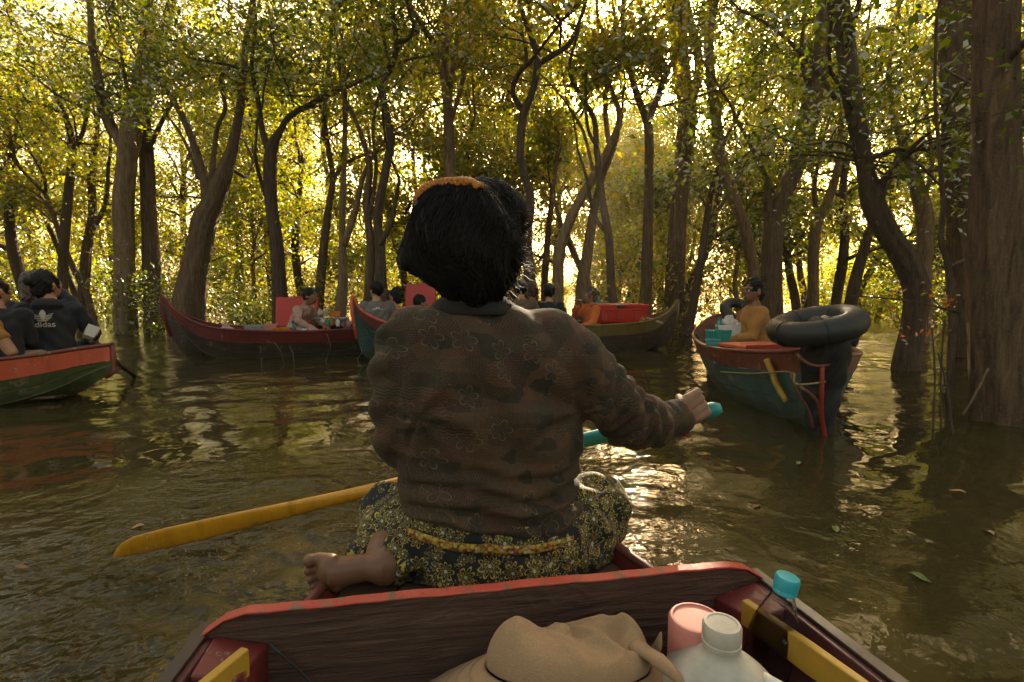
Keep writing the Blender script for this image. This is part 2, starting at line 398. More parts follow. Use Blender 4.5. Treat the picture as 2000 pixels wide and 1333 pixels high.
# --- the trees one can tell apart, left to right: (label, distance, lines of (px, py, width)), bark, leaves, shoots
spec_tree('slim dark forked tree behind the passengers of the boat cut off by the left edge', 12, [
    [(118, 600, 24), (125, 480, 22), (133, 380, 19), (141, 290, 17), (128, 225, 13), (110, 190, 9)],
    [(141, 300, 12), (165, 250, 9), (175, 190, 7)], [(128, 225, 8), (80, 205, 6), (20, 190, 5)]], 'dark', 'gold', 7)
spec_tree('curved brown trunk just left of the tall pale forked tree', 13, [
    [(158, 610, 26), (168, 500, 22), (180, 420, 18), (178, 330, 14), (190, 260, 11)],
    [(170, 470, 12), (205, 400, 10), (212, 320, 8)]], 'brown', 'gold', 7)
spec_tree('tall thick tree with a pale bare upper trunk leaning right above a dark fork', 10.8, [
    [(246, 648, 50), (243, 500, 44), (241, 400, 42), (248, 310, 44), (258, 240, 48), (271, 190, 38), (281, 120, 32), (291, 50, 30), (284, -30, 27), (280, -140, 24)],
    [(240, 290, 26), (215, 240, 22), (200, 200, 20), (190, 140, 18), (180, 90, 16), (176, 10, 13), (170, -60, 10)],
    [(262, 225, 15), (248, 170, 9), (240, 130, 7)]], 'pale', 'deep', 12)
spec_tree('straight ivy dark trunk close beside the tall pale forked tree', 11.2, [
    [(302, 640, 42), (296, 520, 37), (290, 400, 33), (286, 300, 31), (282, 220, 28), (300, 120, 22), (330, 20, 18), (350, -60, 14)],
    [(286, 300, 13), (320, 230, 10), (350, 180, 8)]], 'brown', 'deep', 10)
spec_tree('leaning tree with a stout base splitting into several curving limbs above the dark red boat', 9.6, [
    [(366, 640, 78), (374, 560, 66), (388, 490, 54), (400, 430, 52), (420, 390, 44), (440, 330, 36), (455, 285, 26), (470, 200, 18), (480, 90, 14), (500, -40, 10)],
    [(404, 415, 30), (403, 365, 26), (385, 300, 20), (360, 235, 16), (330, 185, 11), (305, 150, 8)],
    [(410, 380, 18), (418, 300, 13), (424, 250, 11), (440, 210, 10), (432, 150, 9), (470, 122, 7)],
    [(388, 350, 10), (372, 300, 8), (345, 250, 6), (320, 220, 5)], [(450, 330, 9), (480, 345, 8), (495, 320, 6)]], 'brown', 'gold', 12)
spec_tree('upright dark tree whose crown limb sweeps far right above the open red cool box', 9.4, [
    [(548, 640, 42), (545, 560, 36), (540, 470, 31), (530, 400, 28), (527, 330, 30), (532, 285, 28), (548, 255, 16), (566, 228, 14), (610, 203, 13), (650, 182, 11), (690, 165, 9), (740, 140, 7)],
    [(526, 300, 18), (512, 255, 15), (505, 200, 12), (492, 130, 10), (500, 40, 8), (490, -40, 7)],
    [(520, 385, 12), (505, 340, 9), (498, 300, 7)]], 'dark', 'deep', 10)
spec_tree('slim grey trunk with a low limb reaching right behind the dark red boat\'s vendor', 10.5, [
    [(618, 620, 26), (628, 520, 21), (640, 420, 19), (650, 350, 15), (641, 290, 14), (634, 230, 11), (640, 140, 9), (650, 40, 7)],
    [(650, 350, 11), (672, 322, 9), (705, 305, 8), (750, 292, 6), (790, 270, 5)]], 'brown', 'gold', 7)
spec_tree('pale trunk rising straight behind the vendor beside two entwined dark ones', 9.8, [
    [(662, 625, 30), (670, 540, 26), (668, 450, 16), (672, 330, 13), (674, 200, 11), (670, 80, 9)],
    [(672, 480, 18), (695, 410, 15), (708, 350, 11), (730, 300, 8)]], 'pale', 'gold', 7)
spec_tree('dark wavy trunk crooked like a snake left of the rowing woman\'s head', 8.6, [
    [(752, 650, 34), (744, 560, 29), (742, 480, 24), (738, 420, 22), (752, 340, 20), (762, 270, 18), (748, 195, 17), (746, 165, 15), (768, 120, 14), (774, 80, 12), (768, 20, 11), (778, -50, 9)],
    [(773, 84, 11), (798, 76, 10), (808, 50, 9), (795, 5, 8), (800, -50, 6)],
    [(762, 130, 8), (748, 70, 7), (735, 0, 6)], [(742, 480, 16), (765, 430, 12), (780, 350, 8)]], 'dark', 'deep', 10)
spec_tree('grey trunk that bends left and forks just beside the snake crooked dark tree', 9.0, [
    [(716, 640, 26), (722, 540, 24), (724, 470, 20), (716, 400, 17), (722, 330, 16), (708, 270, 13), (690, 225, 10), (668, 175, 8), (660, 90, 7)],
    [(722, 420, 12), (735, 330, 10), (728, 250, 8), (742, 180, 6)]], 'brown', 'gold', 7)
spec_tree('tall pale tree fanning into four straight limbs right above the rowing woman\'s head', 9.2, [
    [(884, 650, 32), (882, 500, 28), (880, 380, 27), (878, 280, 25), (873, 190, 22), (868, 130, 20), (872, 60, 14), (866, -40, 11)],
    [(872, 170, 16), (850, 92, 15), (824, 50, 12), (800, 5, 10), (788, -60, 8)],
    [(876, 200, 15), (890, 100, 13), (904, 30, 12), (898, -60, 10)],
    [(880, 240, 12), (898, 180, 11), (915, 95, 12), (925, 20, 11), (930, -60, 9)]], 'pale', 'rust', 11)
spec_tree('dark tree with a twisted S shaped trunk and wide fork beside the rower\'s head', 7.8, [
    [(1042, 640, 34), (1034, 540, 30), (1028, 470, 28), (1036, 390, 23), (1022, 335, 21), (1016, 290, 20), (1022, 225, 21), (1040, 180, 17), (1050, 125, 19), (1042, 85, 15), (1022, 30, 12), (1008, -40, 10)],
    [(1020, 215, 15), (1002, 182, 13), (1012, 145, 12), (1038, 118, 12)],
    [(1050, 125, 15), (1085, 105, 13), (1112, 85, 12), (1130, 45, 10), (1145, 0, 9), (1150, -50, 8)],
    [(1030, 130, 9), (1020, 70, 7), (985, 50, 6), (960, 15, 6), (945, -30, 5)],
    [(1093, 95, 7), (1095, 50, 7), (1080, 10, 6)]], 'dark', 'rust', 10)
spec_tree('pale trunk leaning right through the tangle of trees below the sun', 9.2, [
    [(1086, 640, 32), (1090, 560, 28), (1094, 490, 28), (1118, 420, 25), (1160, 345, 22), (1192, 285, 17), (1210, 225, 13), (1185, 150, 11), (1188, 80, 10), (1168, 40, 8), (1165, -40, 7)],
    [(1190, 290, 13), (1182, 210, 12), (1190, 120, 10), (1200, 70, 8)], [(1160, 345, 10), (1140, 260, 8), (1105, 200, 7)]], 'pale', 'rust', 10)
spec_tree('dark tangled trunk crossing in front of the pale leaning one below the sun', 8.4, [
    [(1206, 640, 28), (1194, 560, 24), (1190, 470, 22), (1178, 400, 18), (1170, 335, 15), (1165, 290, 15), (1160, 232, 12), (1135, 190, 11), (1112, 135, 9), (1130, 60, 7)],
    [(1166, 290, 10), (1148, 250, 8), (1144, 180, 8), (1150, 120, 7), (1185, 80, 6)],
    [(1188, 460, 12), (1160, 420, 10), (1146, 350, 8), (1128, 290, 6)]], 'dark', 'rust', 9)
spec_tree('stocky brown trunk behind the girl in orange', 9.4, [
    [(1133, 640, 40), (1138, 560, 34), (1148, 490, 28), (1158, 420, 22), (1175, 350, 14), (1200, 290, 9)],
    [(1140, 540, 16), (1100, 450, 12), (1080, 380, 8)]], 'brown', 'gold', 6)
spec_tree('straight dark tree standing behind the lidded red box, forked high up beside the sun', 9.0, [
    [(1258, 650, 34), (1262, 540, 28), (1266, 420, 24), (1268, 300, 23), (1264, 240, 21), (1246, 190, 16), (1226, 120, 13), (1216, 50, 10), (1220, -40, 8)],
    [(1266, 240, 17), (1284, 190, 15), (1302, 140, 12), (1322, 100, 10), (1330, 20, 8)]], 'brown', 'rust', 9)
spec_tree('thick ridged tall trunk standing in the water behind the upturned end of the olive boat', 11.0, [
    [(1315, 645, 52), (1318, 540, 46), (1324, 430, 44), (1334, 320, 41), (1344, 220, 42), (1332, 140, 41), (1324, 60, 42), (1316, -30, 44), (1310, -150, 40)],
    [(1346, 210, 24), (1364, 150, 22), (1360, 90, 20), (1344, 30, 18), (1334, -50, 17)]], 'brown', 'deep', 12)
spec_tree('thin dark trunk leaning to the right, next to the thick ridged tall trunk', 10.4, [
    [(1344, 630, 24), (1362, 550, 20), (1376, 460, 18), (1388, 380, 14), (1410, 300, 10)], [(1380, 430, 9), (1410, 400, 8), (1440, 340, 6)]], 'dark', 'gold', 6)
spec_tree('smooth pale trunk bowed in a long curve left of the woman in mustard', 10.2, [
    [(1484, 640, 32), (1474, 540, 28), (1456, 450, 28), (1426, 370, 29), (1406, 300, 26), (1395, 210, 23), (1386, 120, 21), (1388, 50, 20), (1400, -30, 20), (1405, -150, 17)],
    [(1425, 370, 10), (1445, 340, 8), (1440, 300, 6)]], 'pale', 'deep', 9)
spec_tree('broad furrowed tree leaning right behind the woman in the mustard jacket', 9.0, [
    [(1512, 660, 50), (1508, 560, 46), (1508, 480, 46), (1522, 400, 42), (1552, 330, 40), (1572, 260, 43), (1592, 170, 40), (1606, 100, 38), (1610, 20, 35), (1612, -40, 34), (1620, -160, 30)],
    [(1506, 460, 26), (1500, 400, 22), (1498, 350, 12)], [(1590, 190, 14), (1565, 120, 10), (1570, 40, 8)]], 'brown', 'deep', 11)
spec_tree('pale slim trunk between the broad furrowed tree and the dark bent one', 10.6, [
    [(1588, 640, 28), (1588, 540, 25), (1592, 450, 24), (1618, 390, 21), (1638, 320, 17), (1642, 250, 13), (1650, 160, 10)],
    [(1600, 430, 12), (1590, 380, 10), (1600, 300, 7)]], 'pale', 'gold', 7)
spec_tree('dark bent tree forked like a Y, leaning left beside the giant fused tree', 5.6, [
    [(1768, 722, 58), (1782, 640, 50), (1790, 570, 58), (1770, 510, 58), (1738, 460, 52), (1706, 400, 54), (1690, 330, 38), (1676, 250, 38), (1664, 190, 38), (1656, 120, 38), (1645, 50, 44), (1632, -40, 46), (1625, -180, 42)],
    [(1712, 395, 22), (1726, 355, 17), (1760, 312, 13), (1800, 272, 10), (1830, 250, 7)],
    [(1632, 195, 11), (1600, 145, 10), (1550, 90, 9), (1500, 48, 7), (1440, 16, 6)],
    [(1690, 330, 8), (1650, 280, 7), (1560, 285, 5)]], 'dark', 'deep', 18, low=2.0, nper=16, size=0.075)
spec_tree('leaning dark stem behind the big black inner tube', 8.2, [
    [(1655, 640, 30), (1668, 560, 26), (1690, 480, 22), (1710, 420, 15), (1740, 350, 10)]], 'dark', 'gold', 5)
spec_tree('pale sunlit trunk standing between the dark bent tree and the fused giant', 8.8, [
    [(1800, 640, 34), (1802, 540, 32), (1805, 430, 34), (1786, 350, 29), (1770, 300, 20), (1745, 230, 14), (1735, 140, 10)],
    [(1800, 400, 14), (1820, 330, 11), (1812, 230, 8)]], 'pale', 'gold', 7)
spec_tree('crooked dark sapling hugging the fused giant on its water side', 3.35, [
    [(1852, 830, 15), (1858, 700, 18), (1862, 600, 20), (1850, 510, 16), (1838, 470, 14), (1842, 400, 12), (1835, 300, 10), (1826, 180, 8), (1830, 20, 7)],
    [(1858, 520, 8), (1900, 500, 5)]], 'dark', 'deep', 4, low=1.4, nper=9, size=0.07)
spec_tree('giant dark tree of two fused furrowed trunks rising out of the water', 3.3, [
    [(1962, 835, 84), (1956, 700, 80), (1955, 580, 78), (1952, 400, 72), (1948, 200, 64), (1945, 60, 60), (1942, -80, 56), (1940, -260, 50)],
    [(1908, 860, 66, 3.42), (1898, 700, 58, 3.42), (1893, 560, 58, 3.42), (1890, 350, 62, 3.42), (1882, 150, 66, 3.42), (1876, 0, 66, 3.42), (1870, -200, 56, 3.42)],
    [(1930, 850, 40, 3.2), (1926, 640, 32, 3.22), (1920, 420, 24, 3.25), (1915, 200, 16, 3.3)],
    [(1995, 850, 44, 3.2), (1990, 700, 38, 3.2), (1982, 480, 30, 3.25), (1972, 250, 18, 3.3)]], 'brown', 'deep', 10, low=1.5, nper=9, size=0.07, base_flare=1.1, wk=1.1)
spec_tree('thin dark pole stem at the very right edge of the picture', 4.6, [
    [(2010, 760, 18), (1996, 560, 15), (1990, 380, 12), (1988, 200, 11), (1992, 0, 10)], [(1990, 400, 7), (1975, 330, 6), (1980, 240, 4)]], 'dark', 'deep', 7, low=1.5, nper=12, size=0.07)

# --- slender trees filling the flooded forest behind: a few kinds, copied about
def wild_tree(seed, h, bk, lf, lean=0.12, low=1.5):
    rg = random.Random(seed); tubes = []; clumps = []
    n = 7; p = Vector((0, 0, -0.8)); rows = []; r = h * rg.uniform(.012, .018); d = Vector((rg.gauss(0, lean), rg.gauss(0, lean), 1))
    for i in range(n + 1):
        rows.append((*p, r * (1.35 if i == 0 else 1 - .6 * i / n))); d = (d + Vector((rg.gauss(0, .16), rg.gauss(0, .16), .15))).normalized(); p = p + d * (h * .62 / n)
    sm = catmull(rows, 4); pts = [Vector(q[:3]) for q in sm]; rad = [float(q[3]) for q in sm]; tubes.append((pts, rad, 9))
    for k in range(2): grow(rg, pts[-1], d + Vector((rg.gauss(0, .5), rg.gauss(0, .5), .3)), rad[-1] * .8, h * .3, 1, 3, tubes, clumps)
    for k in range(9):
        i = rg.randint(int(len(pts) * .25), len(pts) - 1)
        if pts[i].z < low: continue
        a = rg.uniform(0, 6.28); grow(rg, pts[i], (math.cos(a), math.sin(a), rg.uniform(.1, 1.0)), rad[i] * .5, h * rg.uniform(.14, .26), 2 if k % 3 else 1, 3, tubes, clumps)
    t = thing('tree', 'slender far tree', 'tree', (0, 0, 0)); put_tree(t, tubes, clumps, bk, lf, seed, 30, 0.18, 0.11)
    return t
PROTO = [wild_tree(101, 8.5, 'brown', 'gold'), wild_tree(202, 9.5, 'dark', 'gold'), wild_tree(303, 7.5, 'pale', 'gold', .2),
         wild_tree(404, 10, 'brown', 'deep'), wild_tree(505, 8, 'dark', 'rust', .2), wild_tree(606, 6.5, 'brown', 'gold', .25), wild_tree(707, 10, 'dark', 'gold', .16, 4.4), wild_tree(808, 9.5, 'brown', 'gold', .22, 4.2)]
rg = random.Random(77); spots = []
def far_enough(x, y, m): return all((x - a) ** 2 + (y - b) ** 2 > m * m for a, b in spots)
FARLAB = 'one of the slender trunks standing deep in the sunlit flooded forest'
used = set(); tries = 0
def place_wild(x, y, k, s, lab, grp):
    o = PROTO[k] if k not in used else copy_tree(PROTO[k]); used.add(k)
    o.location = (x, y, 0); o.rotation_euler = (0, 0, rg.uniform(0, 6.28)); o.scale = (s, s, s * rg.uniform(.9, 1.15)); tag(o, lab, 'tree', grp); spots.append((x, y))
while len(spots) < 100 and tries < 9000:
    tries += 1
    near = len(spots) < 58
    y = rg.uniform(11.8, 18.5) if near else rg.uniform(18, 42); x = rg.uniform(-1.15, 1.15) * y
    if not far_enough(x, y, 1.1 if near else 1.6): continue
    if abs(x - (y - 1) * 0.2456) < 0.95 and y < 18.6: continue      # the gap the low sun shines through
    place_wild(x, y, rg.randrange(8), rg.uniform(.85, 1.1) if near else rg.uniform(.38, .55), FARLAB, 'slender trunks deep in the flooded forest')
topz = [max(v.co.z for v in [q for q in p.children if q.name.startswith('crown')][0].data.vertices) for p in PROTO]
for y in (19.5, 21.5, 23, 24.5, 26, 28, 29.5, 31, 33, 35, 37):          # under the low sun, no taller than lets it over their tops
    for dx in (-1.3, -.1, 1.2):
        k = rg.randrange(8); s = (.42 * (y - 2.1)) / topz[k] / 1.02
        place_wild((y - 1) * .2456 + dx + rg.uniform(-.5, .5), y + rg.uniform(-.6, .6), k, min(1.15, s), FARLAB, 'slender trunks deep in the flooded forest')
for x, y in ((-10.5, 6.5), (-12, -3), (2, -11), (12, -4), (8.6, 4.2), (-7, -11), (9.5, 8.5), (-12, 10), (12.5, 11)):
    place_wild(x, y, rg.randrange(6), rg.uniform(1.0, 1.25), 'tree of the flooded forest round the channel beyond the picture\'s edge', 'trees round the near end of the channel')

# --- bushes standing in the shallow water
def bush_proto(seed, lf, h=1.3):
    rg = random.Random(seed); tubes = []; clumps = []
    for k in range(11):
        a = rg.uniform(0, 6.28); b = Vector((math.cos(a), math.sin(a), 0)) * rg.uniform(0, .35); b.z = -.4
        grow(rg, b, (rg.gauss(0, .3), rg.gauss(0, .3), 1), .012, h * rg.uniform(.7, 1.2), 2, 3, tubes, clumps, .5)
    t = thing('bush', 'bush', 'bush'); mb = MB()
    for pts, rad, n in tubes: mb.tube(pts, rad, 4, False)
    mb.build('stem', BARKS['brown'], t, fix=False)
    V, F = leaf_cloud([tuple(c) for c in clumps], 15, .13, .075, seed); link('foliage', np_mesh('foliage', V, F), LEAFS[lf], t, smooth=False)
    return t
BUSH = [bush_proto(5, 'deep'), bush_proto(6, 'gold', 1.6), bush_proto(7, 'gold', 1.1), bush_proto(8, 'rust', 1.5)]
bl = [(-4.9, 10.0, 0, .8, 'low dark green bush in the shallows left of the dark red boat\'s raised prow'),
      (-7.4, 10.4, 0, 1.0, 'leafy bush at the foot of the tall pale forked tree'),
      (-5.9, 11.2, 2, 1.1, 'yellow green bush between the pale forked tree and the stout leaning tree'),
      (-4.2, 10.9, 1, 1.0, 'sunny bush behind the raised prow of the dark red boat'),
      (2.9, 10.9, 3, .9, 'brownish bush between the thick ridged trunk and the pale bowed trunk')]
ub = set()
for x, y, k, s, lab in bl:
    o = BUSH[k] if k not in ub else copy_tree(BUSH[k]); ub.add(k); o.location = (x, y, 0); o.scale = (s, s, s); o.rotation_euler.z = rg.uniform(0, 6); tag(o, lab, 'bush')
for i in range(110):
    y = 12.5 + 32 * rg.random(); x = rg.uniform(-1.1, 1.1) * y; k = rg.randrange(4)
    o = BUSH[k] if k not in ub else copy_tree(BUSH[k]); ub.add(k)
    s = rg.uniform(1.0, 2.0); o.location = (x, y, 0); o.scale = (s, s, s * rg.uniform(.8, 1.3)); o.rotation_euler.z = rg.uniform(0, 6)
    tag(o, 'one of the sunlit bushes among the far trunks', 'bush', 'bushes among the far trunks')
# ------------------------------------------------------------------ materials of boats, clothes and goods
M = {
 'red': paint('paint_red', (0.42, 0.035, 0.022), wear=0.5), 'dred': paint('paint_dark_red', (0.17, 0.022, 0.016), wear=0.56, dark=0.55),
 'orange_red': paint('paint_orange_red', (0.66, 0.115, 0.05), (0.45, 0.26, 0.16), 0.50, dark=0.8),
 'green': paint('paint_green', (0.11, 0.14, 0.05), (0.2, 0.17, 0.09), 0.45, hull=True), 'teal': paint('paint_teal', (0.07, 0.135, 0.115), (.17, .14, .10), 0.48, hull=True),
 'dteal': paint('paint_dark_teal', (0.025, 0.07, 0.062), (.12, .10, .06), 0.50, hull=True), 'olive': paint('paint_olive', (0.20, 0.14, 0.03), wear=0.54),
 'dwood': paint('wood_dark', (0.05, 0.03, 0.02), (0.12, 0.075, 0.045), 0.52, 6), 'hull': paint('hull_wood', (0.06, 0.036, 0.024), (0.13, 0.085, 0.05), 0.48, 7, hull=True), 'wood': paint('wood_brown', (0.16, 0.095, 0.055), (0.25, 0.17, 0.10), 0.5, 6),
 'rust': paint('paint_rust_red', (0.22, 0.06, 0.035), (0.2, 0.13, 0.08), 0.5), 'yellow': paint('paint_yellow', (0.50, 0.29, 0.025), (0.12, 0.09, 0.04), 0.56, 11, dark=0.7),
 'rubber': plain('rubber_black', (0.018, 0.018, 0.016), 0.55, 0.4, 6, 0.3, 0.004, 40), 'tarp': plain('tarp_black', (0.012, 0.012, 0.012), 0.7, 0.4, 5, 0.6, 0.02, 9),
 'pred': plain('plastic_red', (0.50, 0.020, 0.010), 0.42, 0.25, 5), 'pred2': plain('plastic_red_scuffed', (0.42, 0.022, 0.012), 0.6, 0.35, 9),
 'pteal': plain('plastic_teal', (0.015, 0.27, 0.25), 0.4), 'ppink': plain('plastic_pink', (0.62, 0.22, 0.18), 0.45, 0.2, 8, 0.15, 0.002), 'porange': plain('plastic_orange', (0.70, 0.20, 0.02), 0.45),
 'pwhite': plain('plastic_white', (0.72, 0.68, 0.6), 0.45, 0.2), 'pblack': plain('plastic_black', (0.02, 0.02, 0.022), 0.4), 'pgrey': plain('grey_ware', (0.3, 0.29, 0.27), 0.5),
 'rope': plain('rope_fibre', (0.28, 0.21, 0.08), 0.9, 0.3, 90, 0.5, 0.004, 200), 'redcord': plain('cord_red', (0.5, 0.02, 0.02), 0.8, 0.2, 90, 0.4, 0.001, 300),
 'bagw': cloth('bag_white', (0.6, 0.55, 0.5)), 'bagp': cloth('bag_pink', (0.62, 0.33, 0.33)),
 'c_black': cloth('cloth_black', (0.014, 0.015, 0.018)), 'c_hood': cloth('cloth_charcoal', (0.012, 0.014, 0.018), var=.25), 'c_grey': cloth('cloth_grey', (0.16, 0.14, 0.13)), 'c_dark': cloth('cloth_dark_teal', (0.02, 0.028, 0.03)),
 'c_must': cloth('cloth_mustard', (0.38, 0.17, 0.035)), 'c_orange': cloth('cloth_orange', (0.62, 0.13, 0.015)), 'c_red': cloth('cloth_red', (0.42, 0.05, 0.04)), 'c_pants': cloth('cloth_trousers', (0.02, 0.03, 0.035)), 'c_beige': cloth('cloth_beige', (0.36, 0.24, 0.15)),
 'c_navy': cloth('cloth_navy', (0.02, 0.022, 0.04)), 'c_brown': cloth('cloth_brown_knit', (0.13, 0.08, 0.05), weave=120), 'c_tan': cloth('cloth_khaki', (0.33, 0.21, 0.11), weave=500, folds=14), 'c_cream': cloth('cloth_cream', (0.5, 0.44, 0.36)),
 'skin': skin('skin_brown', (0.26, 0.125, 0.07)), 'skin2': skin('skin_light', (0.42, 0.22, 0.13)), 'skin3': skin('skin_deep', (0.20, 0.09, 0.05)),
 'hair': plain('hair_black', (0.008, 0.006, 0.005), 0.55, 0.5, 60, 0.6, 0.004, 150, **{'Specular_IOR_Level': .22}), 'hairb': plain('hair_brown', (0.05, 0.022, 0.012), 0.45, 0.5, 60, 0.6, 0.004, 150),
 'eye': plain('eye_dark', (0.012, 0.01, 0.008), 0.2), 'eyew': plain('eye_white', (0.7, 0.66, 0.6), 0.3, 0.05), 'lips': plain('lip_brown', (0.22, 0.07, 0.05), 0.5), 'print': plain('print_cream', (0.52, 0.46, 0.34), 0.7, 0.15),
}
def plaid():
    t = NT('cloth_plaid'); v = t.coord(); s = t.n('SeparateXYZ', {0: v})
    def st(a, k): return t.math('GREATER_THAN', t.math('SINE', t.math('MULTIPLY', a, k)), 0.35)
    xy = t.math('ADD', s.outputs[0], s.outputs[1])
    c = t.mix(t.math('MULTIPLY', st(xy, 150), 0.6), (0.5, 0.08, 0.06), (0.6, 0.4, 0.35)); c = t.mix(t.math('MULTIPLY', st(s.outputs[2], 150), 0.5), c, (0.16, 0.02, 0.03))
    return t.done(t.bsdf(c, 0.9))
M['plaid'] = plaid()
def speckled(name, a, b, c3, k=38):
    t = NT(name); v = t.coord(); n1 = t.noise(v, k, 3, .6); n2 = t.noise(v, k * 1.7, 2, .6, out=1)
    c = t.mix(t.thr(n1, .45, .55), a, b); c = t.mix(t.thr(t.math('ADD', n1, t.noise(v, k * 2.3, 2)), 1.05, 1.15), c, c3)
    return t.done(t.bsdf(c, .9))
M['floral'] = speckled('cloth_floral', (.42, .26, .2), (.30, .10, .08), (.5, .42, .34))

# ------------------------------------------------------------------ people
def hand_into(mb, wr, d, nrm, sc=1.0, curl=0.9, thumb=1, tuck=0.0):
    """palm, four unequal bent fingers and a thumb that leaves the side of the palm; nrm = the way the palm faces"""
    wr = Vector(wr); d = Vector(d).normalized(); nrm = (Vector(nrm) - d * Vector(nrm).dot(d)).normalized(); sd = d.cross(nrm)
    pl = 0.088 * sc
    for k in (-1.4, -.5, .5, 1.4):
        mb.tube([wr + sd * (k * .012 * sc), wr + d * pl * .5 + sd * (k * .019 * sc), wr + d * pl + sd * (k * .021 * sc)], [.014 * sc, .016 * sc, .0125 * sc], 8)
    for i, (k, L) in enumerate(((-1.5, .068), (-.5, .08), (.5, .077), (1.5, .06))):
        p = wr + d * pl + sd * (k * .0205 * sc); a = 0; pts = [p - d * .02 * sc, p]
        for j, f in enumerate((.45, .32, .26)):
            a += curl * (0.75 if j == 0 else 1.0) * (1 + .06 * i)
            p = p + (d * math.cos(a) + nrm * math.sin(a)) * (L * f * sc * 1.05); pts.append(p)
        mb.tube(pts, [.0105 * sc, .010 * sc, .009 * sc, .0082 * sc, .0065 * sc], 8)
    s = thumb; b = wr + d * .022 * sc + sd * (s * .026 * sc)
    t1 = b + (d * .6 + sd * s * .75 * (1 - tuck * .8) + nrm * (.35 + tuck * .5)).normalized() * .036 * sc; t2 = t1 + (d * .75 - sd * s * (tuck * .6 - .1) + nrm * .6).normalized() * .032 * sc; t3 = t2 + (d * .7 - sd * s * .25 + nrm * .65).normalized() * .024 * sc
    mb.tube([b - sd * s * .012 * sc, b, t1, t2, t3], [.014 * sc, .0145 * sc, .0115 * sc, .0105 * sc, .008 * sc], 8)
def person(label, top, rz, shirt, pants, sk='skin', hair='short', hairm='hair', hat=None, lean=0.1, look=0.0, nod=0.0, arms=None, legs='cross', sc=1.0, group=None, voxel=0.011, sleeve=1.0, side=0.0):
    """a seated person; top = the crown of the head, rz = heading (0 faces +Y)"""
    t = thing('person', label, 'person', (0, 0, 0), rz, group)
    A = Vector((math.sin(side) * .4, math.sin(lean), 1)).normalized()            # line of the spine
    hip = Vector((0, 0, .10)); sh = hip + A * .42; nk = hip + A * .495; hd = nk + Vector((A.x * .1, A.y * .10 + .012, .098)); tp = hd + Vector((0, 0, .115))
    base = Vector(top) - Matrix.Rotation(rz, 3, 'Z') @ (tp * sc); t.location = base; t.scale = (sc, sc, sc)
    H = Euler((-nod, 0, look)).to_matrix()
    arms = arms or (((-.25, .06, .30), (-.16, .30, .22)), ((.25, .06, .30), (.16, .30, .22)))
    b = MB()
    b.ell(hd, (.074, .092, .112), H); b.ell(hd + H @ Vector((0, .025, -.05)), (.056, .062, .062), H); b.ell(hd + H @ Vector((0, .088, -.012)), (.013, .02, .022), H); b.ell(hd + H @ Vector((0, .078, .022)), (.045, .016, .012), H)
    b.ell(hd + H @ Vector((0, .078, -.052)), (.024, .014, .011), H)
    for s in (-1, 1): b.ell(hd + H @ Vector((s * .076, -.005, -.008)), (.012, .022, .032), H)
    b.tube([sh - A * .05, nk, hd - Vector((0, 0, .05))], [.075, .05, .05], 12)
    def tor(g, mb):
        rr = []
        for f, rx, ry in ((0, .15, .11), (.12, .155, .115), (.45, .14, .105), (.75, .165, .11), (.92, .15, .095), (1.02, .10, .075), (1.08, .055, .06)):
            c = hip + A * (.42 * f); rr.append([c + Vector((math.cos(q) * (rx + g), math.sin(q) * (ry + g), 0)) for q in [2 * math.pi * j / 18 for j in range(18)]])
        mb.rings(rr)
    tor(0, b)
    S0 = [sh + Vector((s * .155, 0, -.03)) for s in (-1, 1)]
    for s, (el, wr) in zip((0, 1), arms):
        el, wr = Vector(el), Vector(wr); b.tube([S0[s], (S0[s] + el) / 2, el, (el + wr) / 2, wr], [.056, .048, .04, .038, .027], 10); b.ell(S0[s], .06)
        d = (wr - el).normalized(); hand_into(b, wr, d + Vector((0, 0, -.15)), Vector((0, 0, -1)) if abs(d.z) < .8 else Vector((0, 1, 0)), 1.0, .45, 1 if s else -1)
    if legs == 'front': LG = [((s * .09, .05, .09), (s * .15, .42, .30), (s * .13, .55, -.06), (s * .13, .72, -.09)) for s in (-1, 1)]
    else: LG = [((s * .09, .04, .09), (s * .31, .28, .11), (-s * .06, .36, .05), (-s * .2, .36, .04)) for s in (-1, 1)]
    for a, k, f, toe in LG: b.tube([a, k, f], [.085, .055, .036], 10); b.tube([f, toe], [.036, .028], 8)
    link('body', remeshed(b, 'body', voxel, 2), M[sk], t)
    g = MB(); tor(.016, g)
    for s, (el, wr) in zip((0, 1), arms):
        el, wr = Vector(el), Vector(wr); e2 = S0[s].lerp(el, min(1, sleeve * 2)); pts = [S0[s], (S0[s] + e2) / 2, e2]; rd = [.074, .064, .058]
        if sleeve > .5: pts += [el.lerp(wr, .55), el.lerp(wr, .95)]; rd += [.052, .042]
        g.tube(pts, rd, 12); g.ell(S0[s] - Vector((0, 0, .005)), .075)
    ph = hash(label) % 97
    def rumple(v, n):
        k = np.sin(v[:, 2] * 46 + 5 * np.sin(v[:, 0] * 13 + ph) + 4 * np.sin(v[:, 1] * 11)) * .0045 + np.sin(v[:, 0] * 31 + v[:, 2] * 23 + ph) * .003
        return v + n * k[:, None]
    link('shirt', remeshed(g, 'shirt', voxel, 2, rumple), M[shirt], t)
    g = MB(); g.ell(hip + Vector((0, .02, 0)), (.165, .14, .11))
    for a, k, f, toe in LG: g.tube([a, k, Vector(k).lerp(Vector(f), .9)], [.10, .07, .055], 12)
    link('trousers', remeshed(g, 'trousers', voxel, 2), M[pants], t)
    g = MB()
